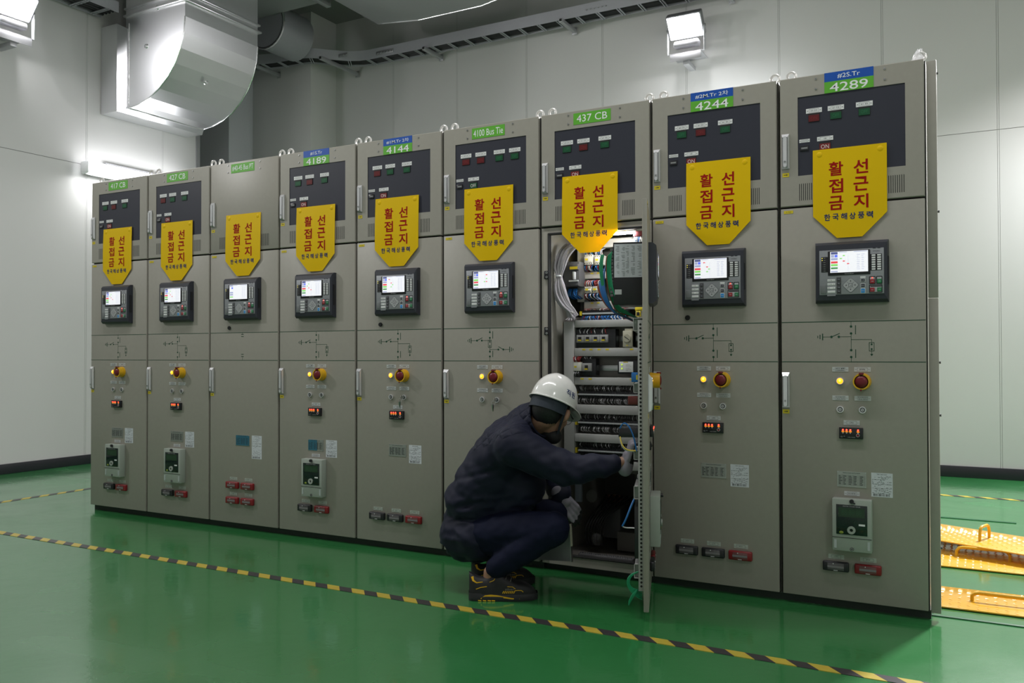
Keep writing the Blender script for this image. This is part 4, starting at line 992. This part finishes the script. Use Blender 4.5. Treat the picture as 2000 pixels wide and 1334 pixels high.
# hands: palm and five fingers
def hand(mb, wr, d, p, side, curl, m, grow=0, spread=.0):
    d = d.normalized(); p = (p-d*p.dot(d)).normalized(); s = d.cross(p)*side
    kn = []
    for j, off in enumerate((.030, .010, -.010, -.028)):
        L_ = (.088, .092, .087, .08)[j]; k = wr+d*L_+s*off; kn.append(k)
        cap(mb, wr+d*.018+s*off*.72, k, .0135+grow, .0105+grow, m)
    cap(mb, wr-d*.02, wr+d*.03, .024+grow, .026+grow, m)
    for j, k in enumerate(kn):
        a = 0; q = k; f = spread*(1.5-j)
        for L_, c, r0, r1 in zip(((.042, .026, .021), (.047, .03, .022), (.044, .028, .021), (.034, .022, .018))[j], curl[j], (.0095, .0085, .0078), (.0085, .0078, .0065)):
            a += rad(c); v = (d*math.cos(a)+p*math.sin(a)+s*f).normalized(); e = q+v*L_
            cap(mb, q, e, r0+grow, r1+grow, m); q = e
    b = wr+d*.03+s*.028; v1 = (d*.6+s*.75+p*.35).normalized(); v2 = (d*.8+s*.3+p*.55).normalized(); v3 = (d*.85+p*.5).normalized()
    q1 = b+v1*.036; q2 = q1+v2*.032; cap(mb, b, q1, .0135+grow, .011+grow, m); cap(mb, q1, q2, .0105+grow, .0095+grow, m); cap(mb, q2, q2+v3*.022, .0095+grow, .0075+grow, m)
dR, pR = V(.22, .16, .95), V(.85, .50, 0); cR = ((48, 45, 30), (55, 45, 30), (60, 45, 30), (62, 50, 30))
dL, pL = V(.62, .10, -.70), V(-.35, .80, -.3); cL = ((25, 40, 30), (30, 45, 30), (35, 45, 30), (40, 45, 30))
# continuous body
b = MB()
def headparts(b):
    b.ell((0, -.005, .035), (.076, .097, .098), SKIN, M=HM); b.ell((0, .030, -.03), (.064, .070, .085), SKIN, M=HM); b.ell((0, .045, -.085), (.046, .048, .036), SKIN, M=HM)
    b.ell((.04, .05, -.035), (.026, .036, .026), SKIN, 12, 8, HM); b.ell((-.04, .05, -.035), (.026, .036, .026), SKIN, 12, 8, HM)
    cap(b, hl(0, .094, 0), hl(0, .116, -.036), .008, .013, SKIN); b.ell((0, .098, -.066), (.024, .012, .009), SKIN, 12, 8, HM); b.ell((0, .094, .012), (.05, .014, .012), SKIN, 12, 8, HM)
    for sx in (-1, 1): b.ell((sx*.078, .006, -.016), (.010, .02, .034), SKIN, 12, 8, HM); b.ell((sx*.090, .0, -.012), (.012, .014, .030), SKIN, 12, 8, HM)
    cap(b, hl(0, -.028, -.05), nck+V(.045, .02, -.01), .050, .056, SKIN)
headparts(b)
cap(b, nck, upp, .07, .12, SKIN); cap(b, upp, mid, .12, .13, SKIN); cap(b, mid, lum, .13, .125, SKIN); cap(b, lum, pel, .125, .12, SKIN)
cap(b, upp, shR, .1, .055, SKIN); cap(b, upp, shL, .1, .055, SKIN)
for sh, el, wr in ((shR, elR, wrR), (shL, elL, wrL)): cap(b, sh, el, .05, .038, SKIN); cap(b, el, wr, .038, .027, SKIN)
for hp, kn, an in ((hipR, knR, anR), (hipL, knL, anL)): cap(b, hp, kn, .08, .052, SKIN); cap(b, kn, an, .05, .03, SKIN)
for an, hd in ((anR, V(.842, .539, 0)), (anL, V(.72, .69, 0))): cap(b, an, an+V(0, 0, -.07)-hd*.01, .03, .024, SKIN); cap(b, an+V(0, 0, -.075), an+hd*.12+V(0, 0, -.09), .022, .018, SKIN)
hand(b, wrR, dR, pR, 1, cR, SKIN, -.001); hand(b, wrL, dL, pL, -1, cL, SKIN, -.001)
new('body', fused('body', b, .005, 4), PERS)
e = MB()
for sx in (-1, 1): e.ell((sx*.031, .088, -.008), (.012, .012, .012), WHITE, 14, 8, HM); e.ell((sx*.031, .0975, -.009), (.005, .004, .005), INK, 10, 6, HM)
e.obj('eyes', PERS)
h = MB(); h.ell((0, -.012, .018), (.081, .099, .118), HAIR, 72, 60, HM); inv = HM.inverted()
dl = [v for v in h.bm.verts if (lambda q: (q.y > .035 and q.z < .06) or q.z < -.094+.55*max(0, q.y+.07) or (abs(q.x) > .06 and q.z < .015 and q.y > -.012))(inv @ v.co)]
bmesh.ops.delete(h.bm, geom=dl, context='VERTS'); h.obj('hair', PERS)
# helmet
def dome(az, el, o=0):        # az 0 = front, positive to the wearer's right; el 0 = rim
    rx, ry, rz = .104+o, .124+o, .134+o; c = math.cos(el)**.9 if el < math.pi/2-.001 else 0
    rdg = .002*math.exp(-(math.sin(az)*c/.12)**2)*min(1, c*2)
    return (rx*math.sin(az)*c, ry*math.cos(az)*c-.002, .034+(rz+rdg)*math.sin(el))
t = MB(); P = []
for k in range(19):
    el = math.pi/2*k/18; P.append([dome(2*math.pi*j/56, el) for j in range(56)])
P = [[HM @ V(*p) for p in r] for r in P]; brim = []; brim2 = []
for j in range(56):
    a = 2*math.pi*j/56; x, y, z = dome(a, 0); f = max(0, math.cos(a)); ex = .006+.048*f**1.6
    brim.append(HM @ V(x+math.sin(a)*ex, y+math.cos(a)*ex, z-.004-.026*f**2)); brim2.append(HM @ V(x+math.sin(a)*(ex-.001), y+math.cos(a)*(ex-.001), z-.008-.026*f**2))
inner = [[HM @ V(*dome(2*math.pi*j/56, el, -.004)) for j in range(56)] for el in (0, .4, .8, 1.2, 1.5)]
t.grid([inner[k] for k in range(4, -1, -1)]+[brim2, brim]+P, HELM, True); hel = t.obj('helmet', PERS, ang=50)
tx_ = MB()
for c, a0 in (('직', 113), ('원', 97)):
    v, f = text_mesh(c, .015); x0 = min(p[0] for p in v); x1 = max(p[0] for p in v); z0 = min(p[1] for p in v); z1 = max(p[1] for p in v)
    tx_.add([HM @ V(*dome(rad(a0)-((p[0]-(x0+x1)/2)/(x1-x0)*.026)/.115, .36+((p[1]-(z0+z1)/2)/(z1-z0)*.029)/.13, .0012)) for p in v], f, BLUEINK)
tx_.obj('helmet_lettering', hel)
s = MB(); ro = []
for k in range(31):
    a = rad(100+160*k/30); hgt = .03; zc = -.002 if k < 26 else 0
    ro.append([HM @ V(.094*math.sin(a), .112*math.cos(a)-.006, z) for z in (.034, -.022)]+[HM @ V(.090*math.sin(a), .108*math.cos(a)-.006, z) for z in (-.022, .034)])
s.grid(ro, STRAP, True); s.obj('head_band', hel)
s = MB()
for sx in (1, -1):
    pts = [(sx*.09, -.03, .034), (sx*.089, -.028, -.01), (sx*.076, -.008, -.06), (sx*.054, .03, -.105), (0, .06, -.128)]
    s.grid([[HM @ (V(*p)+V(0, dy, 0)+V(*p).normalized()*dz) for dy, dz in ((-.009, .002), (.009, .002), (.009, -.001), (-.009, -.001))] for p in pts], STRAP, True)
    pass
s.obj('chin_strap', hel)
k = MB(); k.ell((0, .05, -.094), (.048, .05, .034), MASK, 20, 12, HM); cap(k, hl(.03, .045, -.11), nck+V(.055, .03, -.02), .036, .034, MASK); k.obj('face_mask', PERS)
gl = MB()
for sx in (1, -1):
    gl.tube([hl(sx*.08, -.005, .006), hl(sx*.078, .05, .004), hl(sx*.068, .098, -.002)], .0025, INK, 6); gl.ring(hl(sx*.036, .108, -.01), HM.to_3x3() @ V(0, 1, 0), .022, .0205, .002, INK, 20)
gl.tube([hl(-.012, .113, -.006), hl(.012, .113, -.006)], .002, INK, 6); gl.obj('glasses', PERS)
# jacket
j = MB(); JN = NAVY
j.ell(pel+V(.0, 0, -.012), (.158, .195, .142), JN, 24, 14); j.ell(pel+V(.06, -.06, -.01), (.13, .15, .115), JN, 24, 14); j.ell(lum, (.165, .20, .14), JN, 24, 14); j.ell(mid, (.165, .195, .16), JN, 24, 14); j.ell(lum.lerp(mid, .5), (.165, .2, .16), JN, 24, 14); j.ell(mid.lerp(upp, .5), (.155, .195, .145), JN, 24, 14); j.ell(upp, (.145, .185, .125), JN, 24, 14)
cap(j, pel, lum, .15, .16, JN); cap(j, lum, mid, .16, .165, JN); cap(j, mid, upp, .165, .14, JN); cap(j, upp, nck, .13, .085, JN); cap(j, upp+lat*.1, shR, .11, .092, JN); cap(j, upp-lat*.1, shL, .11, .09, JN)
cap(j, nck, shR, .07, .075, JN); cap(j, nck, shL, .07, .075, JN)
cap(j, shR, elR, .094, .074, JN); cap(j, elR, elR.lerp(wrR, .74), .074, .05, JN); cap(j, shL, elL, .09, .07, JN); cap(j, elL, elL.lerp(wrL, .9), .07, .05, JN)
cap(j, pel+V(.12, 0, .06), mid+V(.12, 0, -.06), .11, .12, JN)
def jdisp(c, n):
    d = 0
    # soft horizontal padding rolls on the trunk, creases on sleeves
    q = c-lum; w = noise.noise(V(c.x*5, c.y*5, c.z*11))*.003+noise.noise(c*9)*.002
    w += .004*noise.noise(V(c.x*22+c.z*18, c.y*8, c.z*30-c.x*14))
    sl = min(1, max(0, (c.x+1.58)/.12)); w += sl*(.005*math.sin(c.x*62+c.z*30+2*noise.noise(c*14))-.002)
    lo = min(1, max(0, (.52-c.z)/.12))*(1-sl); w += lo*.007*(1-abs(noise.noise(V(c.x*10+c.z*12, c.y*4, c.z*16-c.x*9)))*3)
    w -= .006*math.exp(-((c.z-.26*c.x-1.035)/.012)**2)*(c.x < -1.72)+.006*math.exp(-((c.z-.26*c.x-.905)/.012)**2)*(c.x < -1.80)
    return w
new('jacket', fused('jacket', j, .009, 14, jdisp), PERS)
c_ = MB(); P = []
ax = (hl(0, -.035, -.045)-nck).normalized(); tt = ax.orthogonal().normalized(); uu = ax.cross(tt)
for k_, (r, o) in enumerate(((.096, -.03), (.092, .03), (.087, .066), (.081, .068), (.083, .02), (.088, -.03))): P.append([nck+ax*o+V(.038, .015, .008)+tt*math.cos(2*math.pi*i/28)*r+uu*math.sin(2*math.pi*i/28)*r for i in range(28)])
c_.grid(P, NAVY, True); c_.obj('collar', PERS)
# trousers
p = MB()
p.ell(pel+V(.03, 0, -.045), (.125, .165, .105), TROU, 24, 14)
for hp, kn, an in ((hipR, knR, anR), (hipL, knL, anL)):
    cap(p, hp, kn, .108, .076, TROU); cap(p, kn, kn.lerp(an, .45), .074, .07, TROU); cap(p, kn.lerp(an, .45), kn.lerp(an, .89), .07, .052, TROU); cap(p, hp.lerp(kn, .2), hp.lerp(kn, .5)+V(0, 0, -.03), .09, .08, TROU)
cap(p, pel, hipR, .11, .10, TROU); cap(p, pel, hipL, .11, .10, TROU)
new('trousers', fused('trousers', p, .009, 5, lambda c, n: noise.noise(V(c.x*9, c.y*9, c.z*16))*.006+.004*noise.noise(V(c.x*20-c.z*24, c.y*10, c.z*26+c.x*16))), PERS)
# gloves
for nm, wr, d, pp, sd, cu in (('glove', wrR, dR, pR, 1, cR), ('glove', wrL, dL, pL, -1, cL)):
    gb = MB(); hand(gb, wr, d, pp, sd, cu, KNIT, .0022); cap(gb, wr-d.normalized()*.03, wr, .033, .031, KNIT)
    dn = d.normalized(); pn = (pp-dn*pp.dot(dn)).normalized()
    new(nm, fused(nm, gb, .0035, 3, matfn=lambda c, n, wr=wr, dn=dn, pn=pn, sd=sd: 1 if ((c-wr).dot(pn) > .006 and (c-wr).dot(dn) > .0) or (sd > 0 and (c-wr).dot(dn) > .118) else 0, mats=[KNIT, COATB]), PERS)
# shoes
def shoe(M):
    U = MB(); Ls = []; n = 30
    def wd(t): return .034+.016*math.sin(min(1, t/.72)*math.pi*.5) if t < .72 else .05*math.sqrt(max(0, 1-((t-.72)/.295)**2))
    def tp(t): return .126-.026*math.sin(math.pi*min(1, t/.42)) if t < .42 else (.126-(t-.42)/.3*.05 if t < .72 else .076*math.sqrt(max(0.02, 1-((t-.72)/.30)**2))+.0)
    def pt(t, s, o=0):          # s in 0..1 across: outer bottom -> top -> inner bottom ; outer side is -y
        a = math.pi*s; w = (wd(t) if t > .06 else .034*math.sqrt(max(.0, 1-((.06-t)/.07)**2)))+o; hh = tp(t)-.022+o
        cc, ss = math.cos(a), math.sin(a)
        return V(-.01+t*.305, -w*math.copysign(abs(cc)**.55, cc), .022+hh*abs(ss)**.6)
    ts = [k/n for k in range(n+1)]
    U.grid([[pt(t, k/22) for k in range(23)] for t in ts], SHOE); U.add([pt(0, k/22) for k in range(23)], [tuple(range(23))], SHOE)
    o = new('shoe', U.mesh('shoe', ang=60), PERS, M)
    s = MB(); ou = []; 
    for t in [k/40 for k in range(41)]:
        w = (wd(t) if t > .06 else .034*math.sqrt(max(0, 1-((.06-t)/.07)**2)))+.004; ou.append((-.012+t*.312, w))
    loop = [(x, -w) for x, w in ou]+[(x, w) for x, w in ou[::-1]]
    s.grid([[V(x, y*.94, 0) for x, y in loop], [V(x, y, .006) for x, y in loop], [V(x, y, .02) for x, y in loop], [V(x, y*.93, .03+.006*(x < .05)) for x, y in loop]], SOLE, True); s.add([V(x, y*.94, 0) for x, y in loop], [tuple(range(len(loop)))], SOLE); s.obj('sole', o, ang=60)
    y = MB()
    def band(pts, wdt, m, sole=False):    # ribbon on the outer side: pts (t, z)
        rows = []
        for t, z in pts:
            w = wd(max(t, .07))+(.0052 if sole else .0)
            if sole: yy = -w*(.98 if z < .02 else .96)
            else:
                r = min(1, max(0, (z-.022)/(tp(t)-.022))); ssn = r**(1/.6); cc = math.sqrt(max(0, 1-ssn*ssn)); yy = -w*cc**.55-.0012
            rows.append((V(-.01+t*.305, yy, z), ))
        q = [r[0] for r in rows]; g_ = []
        for k in range(len(q)):
            d_ = (q[min(k+1, len(q)-1)]-q[max(k-1, 0)]).normalized(); nn = V(-d_.z, 0, d_.x); ww = wdt[k] if isinstance(wdt, (list, tuple)) else wdt
            g_.append([q[k]+nn*ww/2, q[k]-nn*ww/2, q[k]-nn*ww/2+V(0, .0015, 0), q[k]+nn*ww/2+V(0, .0015, 0)])
        y.grid(g_, m, True)
    band([(.17, .013), (.24, .022), (.32, .026), (.42, .024), (.52, .019), (.62, .014), (.74, .012)], [.004, .012, .010, .008, .007, .006, .003], SHOEY, True)
    for t in (.13, .2, .27, .33): band([(t, .005), (t+.05, .004)], .005, SHOEY, True)
    for k in range(7): band([(.49+k*.027, .036), (.51+k*.027, .047)], .004, SHOEY)
    band([(.67, .048), (.72, .049), (.77, .048), (.795, .041)], .003, SHOEY)
    band([(.10, .054), (.17, .062), (.26, .066)], .003, SHOEY); band([(.3, .085), (.36, .092), (.38, .1)], .0025, SHOEY); band([(.045, .108), (.06, .092), (.11, .082), (.2, .085)], [.012, .009, .005, .003], SHOEY); band([(.56, .066), (.64, .064), (.68, .055)], .0025, SHOEY)
    y.obj('yellow_trim', o)
    q = MB(); v, f = text_mesh('ziben', .01); x0, x1 = min(p[0] for p in v), max(p[0] for p in v)
    q.add([V(.150+(p[0]-x0)/(x1-x0)*.042, -wd(.55)*.975-.0018, .050+p[1]*.014) for p in v], f, SHOEG); q.obj('shoe_lettering', o)
    l = MB()
    for k in range(4): a_ = .40+k*.07; l.tube([pt(a_, .3, .002), pt(a_+.02, .5, .004), pt(a_, .7, .002)], .0022, SHOEG, 6)
    l.obj('laces', o)
    return o
shoe(Matrix.Translation((-1.845, -.615, 0)) @ Matrix.Rotation(rad(31), 4, 'Z'))
shoe(Matrix.Translation((-1.945, -.425, 0)) @ Matrix.Rotation(rad(44), 4, 'Z'))
# bent steel cover held in the left hand
COVERM = mat('cover_steel', (.3, .3, .32), .38, 1, bump=.05)
t = thing('steel_cover', 'bent bright steel cover plate held low in the left glove of the crouching person', 'steel cover', (-1.522, -.215, .12))
Mc = Matrix.Rotation(rad(4), 4, 'Z') @ Matrix.Rotation(rad(-3), 4, 'Y'); t.matrix_local = T(-1.522, -.215, .12) @ Mc
MB().box(-.21, 0, 0, .0015, 0, .255, COVERM).box(-.0015, 0, -.022, .0015, 0, .255, STEEL).box(-.21, -.2085, -.022, .0015, 0, .255, STEEL).obj('plate', t)
MB().box(.0, .006, -.02, -.004, .075, .18, BEIGE, .001).obj('label', t)
# ------------------------------------------------------------------ lamps of the room
GALV = mat('galvanised', (.42, .42, .44), .4, .6); GLOW = mat('flood_glow', (1, 1, 1), .4, emit=60, ecol=(.96, .97, 1)); HOUS = mat('flood_housing', (.2, .2, .21), .4, .3)
def flood(label, M, power):
    t = thing('flood_light', label, 'flood light', group='wall flood lights'); t.matrix_local = M       # local: x across, -y into the room, z up, origin at lens centre
    Mt = Matrix.Rotation(rad(40), 4, 'X')
    MB().box(-.18, .18, 0, .09, -.125, .125, HOUS, .012, M=Mt).obj('housing', t)
    MB().box(-.165, .165, -.006, .001, -.11, .11, GLOW, .003, M=Mt).obj('lens', t)
    h = MB()
    for k in range(8): h.box(-.15+k*.04, -.14+k*.04, .09, .125, -.1, .1, HOUS, M=Mt)
    h.obj('cooling_fins', t)
    MB().box(-.13, .13, .02, .12, -.185, -.12, HOUS, .02).obj('driver_box', t)
    y = MB().box(-.19, -.186, .02, .06, -.25, .02, GALV).box(.186, .19, .02, .06, -.25, .02, GALV).box(-.19, .19, .02, .06, -.254, -.25, GALV)
    y.cyl((-.2, .04, 0), (-.17, .04, 0), .014, HOUS, 12); y.cyl((.17, .04, 0), (.2, .04, 0), .014, HOUS, 12); y.obj('yoke', t)
    b = MB().box(-.16, .16, .01, .27, -.262, -.254, GALV, .001).box(-.16, .16, .01, .016, -.33, -.256, GALV, .001); b.box(-.03, .03, .03, .27, -.37, -.33, GALV, .001); b.obj('wall_bracket', t)
    l = area_light('flood_lamp', Mt @ Vector((0, -.02, 0)), Mt @ Vector((0, -1.02, 0)), .32, .21, power, (1, .99, .99), t)
    return t
flood('white glaring flood light on the back wall under the cable tray', T(-2.365, 4.41, 4.40), 45)
flood('white glaring flood light at the top of the left wall', T(-7.50, .72, 4.30) @ Matrix.Rotation(rad(90), 4, 'Z'), 48)
t = thing('tube_light', 'glowing white waterproof tube light on the left wall above cabinet 417 CB', 'tube light', (-7.66, 2.15, 2.985))
MB().box(-.05, .0, -.60, .60, -.06, .06, WHITE, .02).obj('base_tray', t)
MB().box(-.005, .075, -.615, .615, -.065, .065, mat('tube_diffuser', (1, 1, 1), .3, emit=16, ecol=(.97, .98, 1)), .03, seg=4).obj('diffuser', t)
for s in (-1, 1): MB().box(-.03, .07, s*.635-.025, s*.635+.025, -.063, .063, mat('end_cap_white', (.85, .86, .88), .3), .025).obj('end_cap', t)
MB().box(-.1, -.05, -.35, 1.3, .05, .11, GALV, .002).obj('channel', t)
area_light('tube_lamp', (.09, 0, 0), (1.09, 0, 0), .1, 1.15, 6, (1, 1, 1), t)
area_light('tube_lamp', (.06, 0, -.08), (.06, 0, -1.08), .1, 1.15, 9, (1, 1, 1), t)

# ------------------------------------------------------------------ insulated air duct elbow
FOIL = mat('duct_foil', (.74, .74, .76), .3, .85, bump=.25, bscale=22, noise=.03, nscale=5)
FOILT = mat('duct_tape_foil', (.85, .85, .87), .22, 1, bump=.5, bscale=60)
t = thing('air_duct', 'silver foil clad duct elbow at the top of the left wall', 'air duct', (-7.77, 1.8, 3.6), 'foil clad air ducts')
y0, y1 = 1.84, 2.80; O = T(7.77, -1.8, -3.6)
prof = []
cx, cz, rx, rz = -7.42, 4.42, .83, .79
for k in range(9):
    a = math.pi/2*k/8; prof.append((cx+rx*math.sin(a), cz-rz*math.cos(a)))
prof += [(-6.59, 5.0), (-7.46, 5.0), (-7.46, 3.63)]
MB().prism([(x+7.77, z-3.6) for x, z in prof], y0-1.8, y1-1.8, FOIL).obj('elbow', t, ang=4)
c = MB(); R0 = lambda x, i: [(x, 1.78+i-1.8, i), (x, 2.88-i-1.8, i), (x, 2.88-i-1.8, .9-i), (x, 1.78+i-1.8, .9-i)]
c.grid([R0(.003, 0), R0(.25, 0), R0(.30, .03), R0(.34, .05), R0(.34, .3)], FOIL, True); c.obj('wall_collar', t, ang=20)
e = MB(); 
for yy in (y0, y1): e.tube([(x+7.77, yy-1.8, z-3.6) for x, z in prof[:9]], .007, FOILT, 6)
e.tube([(.36, y0-1.8, .05), (.36, y0-1.8, .9)], .008, FOILT, 6); e.tube([(.36, y0-1.8, .03), (.36, y1-1.8, .03)], .008, FOILT, 6); e.obj('seam_tape', t)
f = MB().box(.30, 1.215, y0-.03-1.8, y1+.03-1.8, .965, .985, FOIL, .004).box(.30, 1.205, y0-.02-1.8, y1+.02-1.8, 1.04, 1.06, FOIL, .004); f.obj('flange', t)
for p, n in (((.62, y0-1.8, .62), (0, -1, 0)), ((.78, y0-1.8, .98), (0, -1, 0)), ((1.02, 2.25-1.8, .30), (.7, 0, -.72))):
    n = Vector(n).normalized(); MB().cyl(Vector(p), Vector(p)+n*.008, .028, FOILT, 18, .022).cyl(Vector(p)+n*.008, Vector(p)+n*.016, .008, FOILT, 10).obj('insulation_pin', t)
DGREY = mat('duct_grey', (.30, .30, .31), .5, .3)
t = thing('air_duct', 'grey box duct running overhead above the left end of the cabinets', 'air duct', (-6.8, 2.4, 4.9), 'foil clad air ducts')
MB().box(-.95, .74, -.85, .93, .105, .5, DGREY, .01).obj('duct_box', t); MB().box(.70, .76, -.88, .95, .04, .12, GALV, .003).obj('flange', t)
for x, y in ((-.2, 0), (.3, .4)): MB().cyl((x, y, .105), (x, y, .09), .025, FOILT, 14).obj('insulation_pin', t)
o = MB().cyl((-.2, .93, .02), (-.2, 1.45, .02), .27, mat('round_duct', (.33, .33, .36), .4, .4), 32).obj('round_branch', t)
MB().ring((-.2, .93, .02), (0, 1, 0), .285, .262, .02, FOILT, 32).obj('clamp_ring', o)
t = thing('air_duct', 'grey rounded duct overhead above the cabinets tagged 4144 and 4100', 'air duct', (-4.6, 3.1, 4.8), 'foil clad air ducts')
pr = [(-1.38, .62), (-1.38, .2), (-1.15, .06), (-.6, .0), (.2, .0), (.75, .08), (1.0, .25), (1.0, .62)]
MB().prism(pr, -.7, .72, DGREY).obj('duct_box', t, ang=40); MB().tube([(x, .72, z) for x, z in pr[1:7]], .008, FOILT, 6).obj('seam_tape', t)
# ------------------------------------------------------------------ cable trays
TRAY = mat('tray_grey', (.42, .42, .46), .45, .2)
path = [(-7.9, 3.76), (-7.6, 3.82), (-7.39, 3.87), (-7.2, 3.885), (-7.05, 3.89), (-6.93, 3.925), (-6.84, 3.975), (-6.7, 4.11), (-6.55, 4.25), (-6.42, 4.315), (-6.3, 4.335), (-5.98, 4.34), (3.1, 4.36)]
def tray(label, path, wd, z0, h, extras, mold=False):
    t = thing('cable_tray', label, 'cable tray', (path[0][0], path[0][1], z0), 'ladder cable trays'); B = Vector((path[0][0], path[0][1]))
    P = [Vector(p)-B for p in path]; N = []
    for k in range(len(P)):
        d = (P[min(k+1, len(P)-1)]-P[max(k-1, 0)]).normalized(); N.append(Vector((-d[1], d[0])))
    for side in (0, 1):
        mb = MB(); s = lambda k, a, z: (P[k][0]+N[k][0]*a, P[k][1]+N[k][1]*a, z)
        a0 = 0 if not side else wd-.004
        mb.grid([[s(k, a0, 0), s(k, a0, h), s(k, a0+.004, h), s(k, a0+.004, 0)] for k in range(len(P))], TRAY, True); mb.obj('side_rail', t)
    L_ = [0]
    for k in range(1, len(P)): L_.append(L_[-1]+(P[k]-P[k-1]).length)
    q = .12; n = 0
    while q < L_[-1] and n < 60:
        k = max(j for j in range(len(P)) if L_[j] <= q); f_ = (q-L_[k])/(L_[k+1]-L_[k]); p = P[k].lerp(P[k+1], f_); nn = N[k].lerp(N[k+1], f_); d = Vector((nn[1], -nn[0]))
        r = MB()
        for o_ in (-.017, .009):
            a_ = p+d*o_; b_ = p+d*(o_+.008)
            r.add([(*(a_), 0), (*(b_), 0), (*(b_+nn*wd), 0), (*(a_+nn*wd), 0), (*a_, .012), (*b_, .012), (*(b_+nn*wd), .012), (*(a_+nn*wd), .012)], [(3, 2, 1, 0), (4, 5, 6, 7), (0, 1, 5, 4), (1, 2, 6, 5), (2, 3, 7, 6), (3, 0, 4, 7)], TRAY)
        r.obj('rung', t); q += .232; n += 1
    cb = MB(); c_ = mat('cable_black', (.008, .008, .01), .5)
    for j in range(5):
        a = wd*(.12+.19*j); cb.tube([(P[k][0]+N[k][0]*a, P[k][1]+N[k][1]*a, .034+.003*(j % 2)) for k in range(len(P))], .019, c_, 8)
    cb.obj('cables', t)
    for fn in extras: fn(t, B)
    return t
def strut(x, ya, yb): 
    def f(t, B):
        m_ = MB().box(x-.02-B[0], x+.02-B[0], ya-B[1], yb-B[1], -.042, -.002, GALV, .002); m_.box(x-.014-B[0], x+.014-B[0], ya-.001-B[1], ya-B[1], -.036, -.008, GAP); m_.box(x-.03-B[0], x+.03-B[0], yb-.006-B[1], yb-B[1], -.06, .02, GALV, .001); m_.obj('wall_strut', t)
    return f
def rod(x, y):
    return lambda t, B: MB().cyl((x-B[0], y-B[1], -.01), (x-B[0], y-B[1], .7), .006, STEEL, 8).obj('hanger_rod', t)
def splice(x, y):
    def f(t, B):
        m_ = MB().box(x-.13-B[0], x+.13-B[0], y-.004-B[1], y-B[1], .03, .075, GALV, .002)
        for k in range(6): m_.cyl((x-.11+k*.044-B[0], y-.004-B[1], .052), (x-.11+k*.044-B[0], y-.012-B[1], .052), .008, STEEL, 8)
        m_.obj('splice_plate', t)
    return f
tray('grey ladder cable tray of black cables along the back wall', path, .21, 4.70, .12, [strut(x, ya, 4.66) for x, ya in ((-3.69, 4.29), (-5.45, 4.28), (-6.72, 3.95), (-1.95, 4.3))]+[strut(-7.62, 3.78, 4.2), splice(-3.3, 4.352), splice(-6.05, 4.336), splice(-7.15, 3.884), splice(-6.62, 4.18)])
tray('short grey cable tray on the left wall beside the silver duct', [(-7.44, 1.74), (-7.44, .6), (-7.44, -2.2)][::-1], .28, 4.58, .11, [])
